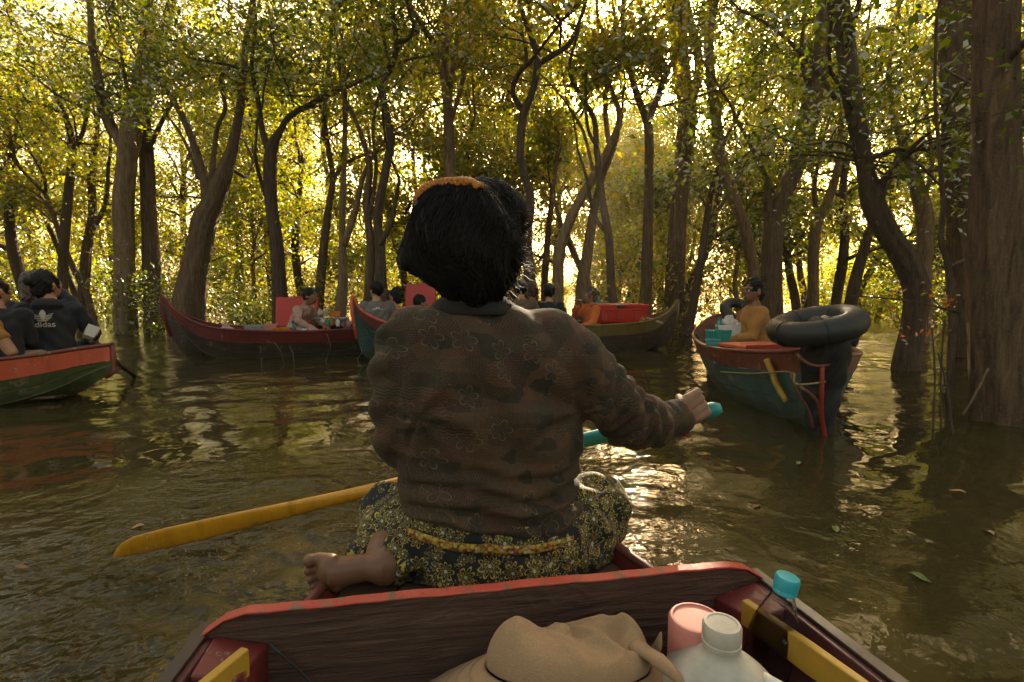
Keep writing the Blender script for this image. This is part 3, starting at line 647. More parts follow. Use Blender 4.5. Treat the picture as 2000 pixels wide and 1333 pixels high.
    if hair != 'none':
        g.ell(hd + H @ Vector((0, -.020, .022)), (.088, .102, .110), H, 18, 12)
        if hair in ('bun', 'long'): g.ell(hd + H @ Vector((0, -.05, -.03)), (.07, .065, .08), H)
        if hair == 'bun': g.ell(hd + H @ Vector((0, -.12, .03)), (.042, .04, .04), H)
        if hair == 'long': g.tube([hd + H @ Vector((0, -.06, -.02)), hd + H @ Vector((0, -.10, -.12)), hd + H @ Vector((0, -.11, -.26))], [.07, .055, .02], 10)
        def strands(v, n): return v + n * (np.sin(v[:, 0] * 190) * .002 + np.sin(v[:, 2] * 90 + v[:, 0] * 60) * .002 + np.sin(v[:, 0] * 55 + v[:, 1] * 47 + v[:, 2] * 38) * .004 + np.sin(v[:, 0] * 140 + 4 * np.sin(v[:, 2] * 50)) * .003)[:, None]
        link('hair', remeshed(g, 'hair', .009, 1, strands), M[hairm], t)
    if hat:
        g = MB(); k = H.to_4x4()
        if hat[0] == 'beanie': g.ell(hd + H @ Vector((0, -.008, .045)), (.094, .108, .092), H, 20, 12); g.tube([hd + H @ Vector((.092 * math.cos(q), -.008 + .106 * math.sin(q), .02)) for q in [2 * math.pi * j / 24 for j in range(25)]], .013, 8, False)
        else:
            g.ell(hd + H @ Vector((0, -.008, .05)), (.092, .106, .082), H, 20, 12)
            vs = []
            for z in (.030, .024):
                for q in range(13):
                    a = math.pi * q / 12; vs += [hd + H @ Vector((.078 * math.cos(a), .06 + .03 * math.sin(a), z + .008)), hd + H @ Vector((.078 * math.cos(a), .085 + .085 * math.sin(a), z - .012 * math.sin(a)))]
            f = [(2 * i, 2 * i + 1, 2 * i + 3, 2 * i + 2) for i in range(12)]; f += [tuple(x + 26 for x in reversed(q)) for q in f]
            f += [(2 * i + 1, 2 * i + 27, 2 * i + 29, 2 * i + 3) for i in range(12)] + [(2 * i, 2 * i + 2, 2 * i + 28, 2 * i + 26) for i in range(12)]; g.add(vs, f)
        g.build('hat', M[hat[1]], t)
    if look is not None:
        for s in (-1, 1):
            e = MB(); e.ell(hd + H @ Vector((s * .030, .078, .004)), (.013, .009, .006), H, 10, 6); eo = e.build('eye', M['eyew'], t)
            e = MB(); e.ell(hd + H @ Vector((s * .030, .0855, .004)), (.0062, .004, .0058), H, 8, 6); e.build('iris', M['eye'], eo)
            e = MB(); e.tube([hd + H @ Vector((s * .013, .094, .021)), hd + H @ Vector((s * .032, .091, .027)), hd + H @ Vector((s * .048, .080, .021))], .0032, 5); e.build('eyebrow', M[hairm], t)
        e = MB(); e.ell(hd + H @ Vector((0, .090, -.052)), (.022, .007, .0065), H, 12, 6); e.build('lips', M['lips'], t)
    return t
RZ = lambda dx, dy: math.atan2(-dx, dy)             # heading that faces (dx, dy)

# ------------------------------------------------------------------ boats
def boat(label, loc, rz, st, up='dred', low='hull', rail='dwood', inside='wood', thwarts=(), floor=(0.5, 2.4, .08), ribs=(), nboards=4):
    """wooden plank boat: stations (x, gunwale y z, strake y z, chine y z, keel z) from the bow; waterline at z = 0"""
    t = thing('wooden_boat', label, 'boat', (loc[0], loc[1], 0), rz)
    sm = catmull(st, 5)
    for s in (-1, 1):
        G = [Vector((q[0], s * q[1], q[2])) for q in sm]; Md = [Vector((q[0], s * q[3], q[4])) for q in sm]; Ch = [Vector((q[0], s * q[5], q[6])) for q in sm]; K = [Vector((q[0], 0, q[7])) for q in sm]
        inn = [Vector((0, -s * min(.022, q[1] * .8), 0)) for q in sm]; inm = [Vector((0, -s * min(.022, q[3] * .8), .0)) for q in sm]
        o = [Vector((0, s * .005, 0))] * len(sm)
        b = MB(); b.slab([g + p for g, p in zip(G, o)], [m + p for m, p in zip(Md, o)], inn); b.build('upper_strake', M[up], t, False, fix=True)
        mc = [m.lerp(c, .52) for m, c in zip(Md, Ch)]
        b = MB(); b.slab([m - Vector((0, 0, .004)) for m in Md], mc, inm); b.build('lower_strake', M[low], t, False)
        b = MB(); b.slab([m - Vector((0, s * .006, .005)) for m in mc], [c - Vector((0, s * .004, 0)) for c in Ch], inm); b.build('lower_strake', M[low], t, False)
        b = MB(); b.slab([c - Vector((0, 0, .002)) for c in Ch], [k - Vector((0, 0, .004)) for k in K], [Vector((0, 0, .02))] * len(sm)); b.build('bottom_plank', M[low], t, False)
        b = MB(); b.tube([g + Vector((0, -s * .006, .006)) for g in G], .017, 6, sq=(1.0, 1.0)); b.build('gunwale', M[rail], t)
    q = sm[0]; n = 6
    b = MB(); b.tube([Vector((r[0] - .012, 0, r[2] * (1 - f) + r[7] * f)) for r, f in [(sm[0], 0), (sm[0], .5), (sm[0], 1), (sm[min(3, len(sm) - 1)], 1)]], [.018, .02, .022, .02], 8); b.build('stem_post', M[rail], t)
    yi = lambda x, c: float(np.interp(x, [r[0] for r in sm], [r[c] for r in sm]))
    x0, x1, zf = floor
    for k in range(nboards):
        f0, f1 = -1 + 2 * k / nboards, -1 + 2 * (k + 1) / nboards; xs = np.linspace(x0, x1, 8); e = .006
        b = MB(); b.slab([Vector((x, (yi(x, 5) * .92) * f0 + e, zf)) for x in xs], [Vector((x, (yi(x, 5) * .92) * f1 - e, zf)) for x in xs], Vector((0, 0, -.018))); b.build('floorboard', M[inside], t, False)
    for x, z in thwarts:
        b = MB(); b.box((x, 0, z), (.17, (yi(x, 1) - .035) * 2, .025)); b.build('thwart', M[inside], t, False, 0.003)
    for x in ribs:
        for s in (-1, 1):
            b = MB(); b.tube([(x, s * (yi(x, 1) - .03), yi(x, 2) - .02), (x, s * (yi(x, 3) - .03), yi(x, 4)), (x, s * (yi(x, 5) - .04), yi(x, 6) + .03)], .016, 5); b.build('rib', M[inside], t, False)
    t['wall'] = 0; del t['wall']
    return t, lambda x, y, z: Matrix.Rotation(rz, 3, 'Z') @ Vector((x, y, z)) + Vector((loc[0], loc[1], 0))
def sampan(L, beam, hm, bow, stern, over=0.3):
    h = beam / 2
    return [(-over, .02, bow, .02, bow - .08, .015, bow - .16, bow - .2), (-over * .45, .05, lerp(hm, bow, .55), .04, lerp(hm, bow, .3), .03, lerp(hm, bow, .1), .12), (.18, h * .45, hm + .07, h * .40, hm - .08, h * .22, .06, -.03),
            (.6, h * .82, hm + .01, h * .74, hm - .14, h * .52, -.02, -.1), (L * .45, h, hm - .02, h * .9, hm - .17, h * .68, -.05, -.13), (L * .72, h * .86, hm + .01, h * .76, hm - .14, h * .55, -.04, -.12),
            (L * .92, h * .5, hm + .09, h * .44, hm - .05, h * .26, .03, -.05), (L, .09, lerp(hm, stern, .6), .08, lerp(hm, stern, .35), .05, .15, .08), (L + .2, .02, stern, .02, stern - .08, .015, stern - .14, stern - .18)]

# --- boat cut off by the left edge, with its passengers
B1, at1 = boat('weathered orange red and green boat with passengers, cut off by the left edge', (-3.26, 4.08), math.pi,
    [(-.05, .02, .43, .02, .31, .015, .27, .22), (.08, .12, .415, .10, .29, .06, .22, .14), (.3, .30, .38, .27, .24, .17, .10, .02), (.65, .47, .35, .43, .19, .32, .0, -.08), (1.3, .55, .34, .5, .17, .4, -.05, -.13), (2.2, .5, .34, .45, .17, .35, -.04, -.12), (3.0, .25, .38, .22, .22, .15, 0, -.05)],
    'orange_red', 'green', 'rust', 'wood', ((.75, .2), (1.4, .2), (2.1, .2)), (.3, 2.8, .05), (.35, 1.0, 1.8))
hood = person('person in a black hooded sweatshirt with a cream three leaf emblem on the back', P(90, 530, 4.22), RZ(-.60, .80), 'c_hood', 'c_black', 'skin2', 'bun', lean=.12, look=-.95, legs='cross', arms=(((-.25, .05, .28), (-.14, .30, .22)), ((.27, .10, .28), (.20, .36, .16))), voxel=.009)
h_ = MB(); h_.rings([[hv + Vector((math.cos(a) * rx, math.sin(a) * ry, 0)) for a in [2 * math.pi * j / 16 for j in range(16)]] for hv, rx, ry in ((Vector((0, .03, .49)), .12, .09), (Vector((0, -.01, .53)), .105, .085), (Vector((0, -.02, .565)), .088, .06), (Vector((0, -.02, .585)), .05, .03))])
link('hood', remeshed(h_, 'hood', .01, 3), M['c_hood'], hood)
person('bare necked person in a black jacket, half cut off by the left edge', P(-10, 542, 3.85), RZ(-.45, .89), 'c_black', 'c_beige', 'skin2', 'short', 'hair', lean=.1, look=-.9, legs='cross', voxel=.009, sc=.90, arms=(((-.2, .06, .30), (-.14, .30, .22)), ((.18, .10, .28), (.10, .34, .2))))
person('dark haired person with a raised hand, mostly hidden behind the black hooded sweatshirt', P(64, 532, 4.55), RZ(-.3, .95), 'c_navy', 'c_black', 'skin2', 'long', 'hairb', lean=.05, arms=(((-.25, .05, .3), (-.16, .28, .25)), ((.27, .12, .50), (.10, .12, .68))), voxel=.012)
person('person in a tan shirt with bare arm, almost wholly outside the left edge', P(-75, 545, 3.72), RZ(-.2, .98), 'c_must', 'c_cream', 'skin2', 'short', lean=.1, sleeve=.3, legs='cross', voxel=.010, arms=(((-.25, .06, .30), (-.16, .30, .22)), ((.27, .06, .27), (.14, .30, .14))))
def emblem(parent):
    """the cream print on the sweatshirt: a three leaf emblem crossed by stripes over a line of lettering"""
    def leaf(ang, L, Wd):
        pts = []; n = 14
        for i in range(n + 1):
            f = i / n; w_ = Wd * math.sin(math.pi * min(1, f * .92 + .08)) ** .8 * (1 if f < .55 else (1 - (f - .55) / .45) ** .6)
            pts.append((f * L, w_))
        ca, sa = math.cos(ang), math.sin(ang); out = [(x * ca - y * sa, x * sa + y * ca) for x, y in pts] + [(x * ca + y * sa, x * sa - y * ca) for x, y in reversed(pts)]
        return out
    def put(name, poly, z):
        me = bpy.data.meshes.new(name); n = len(poly); vs = [(x, 0, z_) for x, z_ in poly] + [(x, -.002, z_) for x, z_ in poly]
        bm = bmesh.new(); a = [bm.verts.new((x, 0.003 - .004, y)) for x, y in poly]; bm.faces.new(a); bmesh.ops.triangulate(bm, faces=bm.faces); bm.to_mesh(me); bm.free(); return me
    return leaf, put
def text_mesh(txt, size, name, bold=0.0):
    c = bpy.data.curves.new(name, 'FONT'); c.body = txt; c.size = size; c.align_x = 'CENTER'; c.align_y = 'CENTER'; c.extrude = .0015; c.offset = bold; c.resolution_u = 3
    o = bpy.data.objects.new(name, c); COL.objects.link(o); dg = bpy.context.evaluated_depsgraph_get(); me = bpy.data.meshes.new_from_object(o.evaluated_get(dg)); bpy.data.objects.remove(o); bpy.data.curves.remove(c)
    me.name = name; return me
def back_print(me, parent, c, name, m, dist=.001):
    """lays a flat print (x across, y up) on the back of the parent's shirt"""
    sh = [o for o in parent.children if o.name.startswith('shirt')][0].data
    from mathutils.bvhtree import BVHTree
    bv = BVHTree.FromPolygons([v.co for v in sh.vertices], [tuple(p.vertices) for p in sh.polygons])
    bm = bmesh.new(); bm.from_mesh(me); bmesh.ops.subdivide_edges(bm, edges=[e for e in bm.edges if e.calc_length() > .012], cuts=2, use_grid_fill=True); bmesh.ops.triangulate(bm, faces=bm.faces)
    for v in bm.verts:
        q = Vector((c[0] + v.co.x, -1, c[1] + v.co.y)); hit = bv.ray_cast(q, Vector((0, 1, 0)))[0]
        v.co = (q.x, (hit.y if hit else c[2]) - dist - max(0, v.co.z) * .5 - .001, q.z)
    bm.to_mesh(me); bm.free(); return link(name, me, m, parent, False)
lf_, put_ = emblem(hood)
for nm, ang, L, Wd in (('print', math.pi / 2, .105, .021), ('print', math.pi / 2 + .82, .092, .020), ('print', math.pi / 2 - .82, .092, .020)):
    poly = lf_(ang, L, Wd); me = bpy.data.meshes.new('print'); bm = bmesh.new()
    bm.faces.new([bm.verts.new((x, y, 0)) for x, y in poly]); bmesh.ops.triangulate(bm, faces=bm.faces); bm.to_mesh(me); bm.free()
    o_ = back_print(me, hood, (-.03, .405, -.12), 'print', M['print'], .003 if ang == math.pi / 2 else .002)
for k in range(3):
    me = bpy.data.meshes.new('stripe'); bm = bmesh.new(); z = .012 + k * .016; hw = .062 - k * .0
    bm.faces.new([bm.verts.new(p) for p in ((-hw, z, 0), (hw, z, 0), (hw, z + .006, 0), (-hw, z + .006, 0))]); bm.to_mesh(me); bm.free()
    back_print(me, hood, (-.03, .405, -.12), 'stripe', M['c_hood'], .005)
back_print(text_mesh('adidas', .062, 'lettering', .0008), hood, (-.03, .376, -.12), 'lettering', M['print'], .002)
def scoop(label, p, rz):
    t = thing('scoop', label, 'scoop', p, rz); b = MB()
    prof = [(-.07, .0), (-.075, .11)]
    b.rings([[Vector((x * k, y * k, z)) for x, y in ((-.08, -.06), (.08, -.06), (.08, .06), (-.08, .06))] for z, k in ((0, .8), (.13, 1.0), (.125, .9), (.01, .74))], True); b.build('cup', M['bagw'], t, False, .004)
    
    for q in (-1, 1): b = MB(); b.box((0, q * .0585, .07), (.12, .004, .08)); b.build('label', M['bagp'], t, False)
    t.scale = (.72, .72, .72); return t
sc_ = scoop('white and pink plastic tub held up beside the bow of the orange red boat', P(172, 660, 4.1), 2.6); sc_.rotation_euler = (.5, .35, 2.4)
b = MB(); a_, e_ = P(178, 668, 4.02), PZ(266, 738, -.02); b.tube([a_, a_.lerp(e_, .5), e_], [.017, .018, .016], 8); o = b.build('pole', M['dwood']); tag(o, 'dark wooden pole slanting from the orange red bow into the water', 'pole')

# --- dark red boat with an open red box
B2, at2 = boat('dark red boat with an upswept prow, laden with food before a raised red lid', (-4.16, 6.62), math.radians(20), sampan(3.1, .92, .36, .80, .62, .30), 'dred', 'hull', 'dred', 'wood', ((1.0, .22), (2.3, .22)), (.4, 2.7, .04), (.8, 1.5, 2.1))
b = MB(); b.slab([Vector((-.02, .03, .52)), Vector((.06, .1, .45)), Vector((.2, .17, .40))], [Vector((.03, .03, .22)), Vector((.12, .1, .12)), Vector((.26, .15, .08))], Vector((0, -.002, 0)))
def cool_box(label, c, rz, d, lid, m='pred', lidm='pred2', group=None):
    """lidded box: tub, rim, ribs, latch and a lid shut (0) or raised by an angle"""
    t = thing('cool_box', label, 'box', c, rz); L, W_, Hh = d
    b = MB(); b.rings([[Vector((x * L / 2 * k, y * W_ / 2 * k, z)) for x, y in ((-1, -1), (1, -1), (1, 1), (-1, 1))] for z, k in ((0, .93), (Hh, 1.0), (Hh - .001, .9), (.03, .84))]); b.build('tub', M[m], t, False, .008)
    for s in (-1, 1):
        b = MB(); b.box((0, s * (W_ / 2 * .975 + .004), Hh * .86), (L * .98, .012, Hh * .09)); b.build('rim', M[m], t, False, .003)
    for x in (-.3, 0, .3):
        b = MB(); b.box((x * L, -(W_ / 2 * .96 + .004), Hh * .45), (L * .10, .014, Hh * .55)); b.build('rib', M[lidm], t, False, .004)
    b = MB(); th = .045; b.box((0, -W_ / 2, th / 2), (L * 1.03, W_ * 1.03, th)); bx = MB(); 
    lo = b.build('lid', M[m], t, False, .012); lo.location = (0, W_ / 2 * 1.0, Hh + .002); lo.rotation_euler.x = -lid
    b = MB(); b.box((0, -W_ / 2, th + .006), (L * .84, W_ * .8, .012)); b.build('panel', M[lidm], lo, False, .005)
    b = MB(); b.box((0, -W_ * 1.02, th * .4), (L * .16, .016, th * .9)); b.build('latch', M['pblack' if lid == 0 else m], lo, False, .003)
    return t
cool_box('open red cool box whose square lid stands upright in the dark red boat', P(568, 655, 7.35) - Vector((0, 0, .02)), math.radians(3), (.60, .46, .10), math.radians(98))
vend = person('vendor in a floral blouse stretching an arm over the goods of the dark red boat', P(606, 563, 7.25), RZ(.95, -.2), 'floral', 'c_pants', 'skin', 'short', lean=.55, look=-.1, arms=(((-.24, .2, .30), (-.15, .40, .22)), ((.26, .26, .30), (.2, .56, .10))), legs='cross')
# --- green and red boat with a raised bow between the vendor and the rower
B3, at3 = boat('boat with a tall raised bow painted red above green, carrying four passengers', (-1.80, 6.35), math.radians(42), sampan(3.4, .95, .40, .80, .66, .18), 'dred', 'dteal', 'orange_red', 'wood', ((.9, .24), (1.7, .24), (2.5, .24)), (.4, 3.0, .05), (.8, 1.6, 2.3))
grey = person('man in a grey short sleeved shirt with a small print below the collar', P(734, 551, 6.95), RZ(-.35, .93), 'c_grey', 'c_pants', 'skin2', 'short', lean=.12, look=.5, sleeve=.42)
back_print(text_mesh('~^^~', .06, 'print', .001), grey, (.0, .445, -.1), 'print', M['pwhite'])
person('woman in a red and white plaid shirt beside the man in grey', P(772, 563, 7.15), RZ(.3, .95), 'plaid', 'c_pants', 'skin2', 'bun', lean=.1, look=1.4)
person('person with long reddish brown hair hidden between the man in grey and the plaid shirt', P(755, 566, 7.5), RZ(.2, 1), 'c_black', 'c_pants', 'skin2', 'long', 'hairb', lean=.1)
person('person in a dark jacket bending forward in front of the far red box', P(822, 577, 7.7), RZ(.9, .3), 'c_dark', 'c_pants', 'skin2', 'short', lean=.5, look=0.1)
cool_box('far red cool box with its raised lid showing beside the rower\'s neck', P(812, 606, 8.5) - Vector((0, 0, .28)), math.radians(-8), (.52, .42, .30), math.radians(100))
# --- olive boat with the long red box
B4, at4 = boat('olive brown boat with an upturned pointed end and a long red box on board', (2.28, 7.72), math.radians(186), sampan(3.5, .98, .40, .74, .60, .22), 'olive', 'hull', 'olive', 'wood', ((2.0, .24), (2.7, .24)), (.4, 3.0, .05), (.7, 1.5, 2.3))
cool_box('long red lidded box lying across the olive boat behind the girl in orange', P(1200, 625, 7.75) - Vector((0, 0, .03)), math.radians(10), (.86, .50, .22), 0)
person('girl in an orange shirt eating with a hand at her mouth in the olive boat', P(1152, 562, 7.6), RZ(-.93, -.25), 'c_orange', 'c_red', 'skin', 'bun', 'hairb', lean=.08, arms=(((-.24, .1, .30), (-.14, .32, .20)), ((.20, .22, .38), (.03, .24, .56))))
person('passenger in a brown knitted cap just behind the rower\'s right shoulder', P(1018, 549, 7.35), RZ(.1, 1), 'c_brown', 'c_pants', 'skin2', 'short', hat=('beanie', 'c_brown'))
person('passenger with short brown hair between the two passengers in caps', P(1040, 556, 7.6), RZ(.1, 1), 'c_grey', 'c_pants', 'skin2', 'short', 'hairb')
person('passenger in a black peaked cap left of the girl in orange', P(1073, 555, 7.4), RZ(.25, 1), 'c_black', 'c_pants', 'skin2', 'short', hat=('cap', 'pblack'))
# --- teal boat with the inner tube on its bow
B5, at5 = boat('teal boat with a rust red rim, a black inner tube hung on its bow', (1.90, 3.12), math.atan2(.962, .272),
    [(-.06, .05, .52, .045, .36, .04, .2, -.25), (.1, .14, .47, .12, .34, .07, .06, -.14), (.4, .31, .43, .28, .31, .17, -.02, -.13), (.85, .50, .395, .46, .275, .34, -.05, -.14), (1.4, .60, .385, .55, .265, .42, -.06, -.15), (2.2, .61, .40, .56, .27, .42, -.06, -.15), (3.0, .5, .44, .45, .30, .33, -.04, -.12), (3.5, .30, .54, .26, .4, .18, 0, -.05), (3.7, .05, .58, .04, .44, .03, .1, .05)],
    'rust', 'teal', 'rust', 'teal', ((1.05, .27), (2.0, .25)), (.3, 3.2, .06), (.7, 1.3, 1.9, 2.5))
must = person('woman in a mustard jacket looking over her shoulder in the teal boat', P(1471, 545, 4.85), RZ(-.97, .1), 'c_must', 'c_pants', 'skin3', 'bun', lean=.06, look=.42, arms=(((-.22, .12, .28), (-.1, .34, .2)), ((.24, .1, .28), (.15, .34, .2))), voxel=.008)
def torus(mb, c, R_, r, rot, n=44, m=16, sq=1.0):
    c = Vector(c)
    mb.rings([[c + rot @ Vector(((R_ + r * math.cos(b)) * math.cos(a), (R_ + r * math.cos(b)) * math.sin(a), r * sq * math.sin(b))) for b in [2 * math.pi * j / m for j in range(m)]] for a in [2 * math.pi * i / n for i in range(n + 1)]], False)
tb = thing('inner_tube', 'big black inflated inner tube draped over the teal boat\'s bow', 'inner tube', P(1594, 636, 3.08)); mb = MB(); torus(mb, (0, 0, 0), .198, .076, Euler((R(4), R(-14), 0)).to_matrix()); mb.build('tube', M['rubber'], tb)
mb = MB(); mb.tube([(.19, -.13, .05), (.2, -.155, .03)], .006, 6); mb.build('valve', M['pgrey'], tb)
for a in (0.5, 1.7, 3.3, 4.4):
    mb = MB(); q = Euler((R(4), R(-14), 0)).to_matrix(); mb.tube([q @ Vector(((.198 + .0785 * math.cos(b)) * math.cos(a), (.198 + .0785 * math.cos(b)) * math.sin(a), .0785 * math.sin(b))) for b in [2 * math.pi * j / 18 for j in range(19)]], .0025, 4, False); mb.build('seam', M['rubber'], tb)
tb = thing('inner_tube', 'second black inner tube tilted behind the woman in the mustard jacket', 'inner tube', P(1446, 612, 5.5)); mb = MB(); torus(mb, (0, 0, 0), .17, .055, Euler((R(38), R(12), 0)).to_matrix()); mb.build('tube', M['rubber'], tb)
mb = MB(); mb.tube([(.15, -.1, .05), (.16, -.12, .03)], .005, 6); mb.build('valve', M['pgrey'], tb)
# the black wrapped stem head with red straps and cords, parts of the teal boat
mb = MB(); mb.rings([[Vector((x * kx - .05, y * ky, z)) for x, y in [(math.cos(a), math.sin(a)) for a in [2 * math.pi * j / 16 for j in range(16)]]] for z, kx, ky in ((.71, .03, .06), (.685, .12, .10), (.60, .21, .115), (.50, .19, .13), (.40, .14, .13), (.28, .09, .11), (.12, .075, .09), (-.02, .06, .07), (-.2, .05, .04))])
def crump(v, n): return v + n * (np.sin(v[:, 2] * 37 + 6 * np.sin(v[:, 1] * 21)) * .006)[:, None]
link('wrapped_stem', remeshed(mb, 'wrapped_stem', .009, 2, crump), M['tarp'], B5)
def loc5(px, py, d): return Matrix.Rotation(-math.atan2(.962, .272), 3, 'Z') @ (P(px, py, d) - Vector((1.90, 3.12, 0)))
def cord(name, pix, r, m, parent=B5, n=7):
    mb = MB(); mb.tube(catmull([loc5(*q) for q in pix], 5), r, n); return mb.build(name, M[m], parent)
cord('strap', [(1556, 690, 3.02), (1566, 702, 2.97), (1585, 713, 2.94), (1606, 715, 2.93), (1626, 708, 2.95), (1636, 690, 3.02)], .010, 'rust')
cord('strap', [(1606, 716, 2.93), (1605, 760, 2.93), (1604, 800, 2.95), (1607, 830, 2.97), (1612, 856, 3.0)], .013, 'red')
cord('strap', [(1544, 726, 2.98), (1552, 748, 2.95), (1580, 768, 2.94), (1598, 790, 2.95), (1606, 830, 2.97)], .011, 'rust')
cord('strap', [(1553, 750, 2.95), (1562, 775, 2.95), (1578, 800, 2.97), (1588, 835, 3.0)], .008, 'rust')
cord('rope', [(1408, 727, 3.98), (1470, 730, 3.6), (1544, 727, 3.0), (1553, 750, 2.94), (1600, 748, 2.93), (1632, 741, 3.1), (1640, 739, 3.3)], .006, 'rope')
cord('yellow_pole', [(1497, 702, 3.42), (1508, 728, 3.38), (1516, 750, 3.34), (1536, 784, 3.28)], .021, 'yellow')
cord('yellow_pole', [(1650, 695, 3.4), (1642, 725, 3.36), (1632, 752, 3.34), (1620, 776, 3.3)], .011, 'yellow')
# ------------------------------------------------------------------ goods on the boats
def bowl(label, p, r, h, m, name='bowl', cat='bowl', group=None, foot=.7):
    t = thing(name, label, cat, p, 0, group); b = MB(); b.lathe([(r * foot, 0), (r * .9, h * .5), (r, h), (r * .94, h - .002), (r * .84, h * .5), (r * foot * .9, .008)], n=20); b.build('shell', M[m], t)
    b = MB(); b.tube([(r * math.cos(a), r * math.sin(a), h) for a in [2 * math.pi * j / 24 for j in range(25)]], .006, 6, False); b.build('rim', M[m], t); return t
def tray(label, p, rz, d, m, name='tray', cat='tray'):
    t = thing(name, label, cat, p, rz); L, W_, h = d; b = MB()
    b.rings([[Vector((x * L / 2 * k, y * W_ / 2 * k, z)) for x, y in ((-1, -1), (1, -1), (1, 1), (-1, 1))] for z, k in ((0, .85), (h, 1.0), (h - .002, .92), (.012, .78))]); b.build('basin', M[m], t, False, .006)
    for s in (-1, 1): b = MB(); b.box((s * L / 2 * .99, 0, h - .01), (.02, W_ * .4, .016)); b.build('handle', M[m], t, False, .004)
    return t
def sack(label, p, r, m, seed=1, name='plastic_bag', cat='bag', group=None):
    b = MB(); b.ell((0, 0, r[2] * .75), r, None, 18, 12); b.tube([(0, 0, r[2] * 1.45), (.01, 0, r[2] * 1.8), (r[0] * .35, 0, r[2] * 2.1)], [.03, .012, .03], 8); b.tube([(0, 0, r[2] * 1.7), (-r[0] * .35, .01, r[2] * 2.05)], [.012, .022], 8)
    def f(v, n):
        k = np.sin(v[:, 0] * 70 + seed + 5 * np.sin(v[:, 2] * 40)) * .005 + np.sin(np.arctan2(v[:, 1], v[:, 0]) * 7 + v[:, 2] * 20 + seed) * .005
        v = v + n * k[:, None]; v[:, 2] = np.maximum(v[:, 2], 0); return v
    t = thing(name, label, cat, p, seed, group); link('pouch', remeshed(b, 'pouch', .012, 1, f), M[m], t); return t
def cup(label, p, r, h, m, lid='pwhite', group=None, name='cup', cat='cup'):
    t = thing(name, label, cat, p, 0, group); b = MB(); b.lathe([(r * .78, 0), (r, h), (r * .95, h), (r * .74, .006)], n=16); b.build('body', M[m], t); b = MB(); b.lathe([(r * 1.06, h - .004), (r * 1.06, h + .008), (r * .9, h + .02), (r * .2, h + .02)], n=16); b.build('lid', M[lid], t); return t
def bottle(label, p, r, h, m, capm, name='bottle', cat='bottle', group=None):
    t = thing(name, label, cat, p, 0, group); b = MB(); b.lathe([(r * .9, 0), (r, .02), (r, h * .62), (r * .8, h * .72), (r * .35, h * .86), (r * .33, h * .93)], n=16); b.build('body', M[m], t); b = MB(); b.lathe([(r * .42, h * .92), (r * .42, h), (r * .3, h + .004)], n=14); b.build('cap', M[capm], t); return t
dz = Vector((0, 0, 1))
# dark red boat
sack('pinkish cloth bundle near the raised prow of the dark red boat', P(443, 646, 6.95) - dz * .09, (.13, .1, .08), 'bagp', 3, 'cloth_bundle', 'bundle')
tray('small pink tray with a raised lid in front of the open red box', P(529, 642, 7.0) - dz * .02, .3, (.17, .14, .08), 'ppink')
tray('low orange tray between the pink tray and the clear bag', P(552, 645, 7.02) - dz * .015, .2, (.24, .14, .05), 'porange')
sack('clear plastic bag of food against the open red box', P(571, 645, 7.1) - dz * .04, (.09, .08, .08), 'pgrey', 5)
bowl('dark grey cooking pot with a pale rim below the vendor', P(590, 648, 7.05) - dz * .03, .085, .10, 'pgrey', 'pot', 'pot', None, .8)
sack('tied cream plastic bag on the side of the dark red boat', P(595, 653, 6.95) - dz * .06, (.085, .07, .06), 'bagw', 7)
sack('smaller tied cream plastic bag right of the pot', P(616, 652, 7.05) - dz * .05, (.06, .05, .045), 'bagw', 9)
tray('shallow red tray under the vendor\'s reaching arm', P(628, 646, 7.25) - dz * .04, .4, (.22, .16, .06), 'pred')
cup('paper cup with a pink band standing on the vendor\'s counter', P(639, 616, 7.5), .03, .085, 'bagp')
tray('striped orange and white carton on the vendor\'s counter', P(656, 618, 7.5), .3, (.13, .09, .07), 'porange', 'carton', 'carton')
sack('puffy white bag at the back of the vendor\'s counter', P(624, 618, 7.7), (.10, .07, .05), 'bagw', 11)
sack('pink plastic bag beside the raised bow of the red and green boat', P(676, 630, 7.6) - dz * .08, (.09, .07, .07), 'bagp', 13)
b = MB(); ct = thing('counter', 'pale grey counter board holding cups and cartons in the dark red boat', 'counter', P(645, 620, 7.55), math.radians(12)); b.box((0, 0, -.012), (.48, .26, .02)); b.build('board', M['pgrey'], ct, False, .004)
for s in (-1, 1):
    for q in (-1, 1): b = MB(); b.box((s * .21, q * .11, -.16), (.025, .025, .275)); b.build('leg', M['wood'], ct, False)
for k, (px, py, m) in enumerate(((630, 632, 'pwhite'), (640, 634, 'pteal'), (648, 633, 'c_must'), (660, 634, 'pwhite'))): bottle(('squat white sauce jar', 'teal sauce jar', 'brown sauce jar', 'white sauce jar at the right end')[k] + ' under the counter in the dark red boat', P(px, py, 7.4) - dz * .03, .03, .12, m, 'pred', 'jar', 'jar')
tray('white foam box in the middle of the dark red boat', P(506, 645, 7.2) - dz * .06, .3, (.36, .22, .13), 'pgrey', 'foam_box', 'box')
# olive boat
tray('teal basin beside the girl in orange', P(1172, 602, 8.1), .2, (.22, .2, .10), 'pteal', 'basin', 'basin'); sack('teal cloth hanging behind the girl in orange', P(1164, 598, 8.0) , (.05, .06, .12), 'pteal', 3, 'cloth', 'cloth')
sack('yellow bag at the end of the long red box', P(1253, 625, 7.6) - dz * .06, (.06, .05, .06), 'c_must', 15); sack('red bundle near the upturned end of the olive boat', P(1272, 622, 7.9) - dz * .06, (.13, .07, .045), 'c_red', 17, 'cloth_bundle', 'bundle')
b = MB(); b.tube([P(1262, 622, 7.6), P(1295, 632, 7.4)], .022, 8); tag(b.build('bamboo', M['c_beige']), 'pale bamboo length lying at the end of the olive boat', 'bamboo')
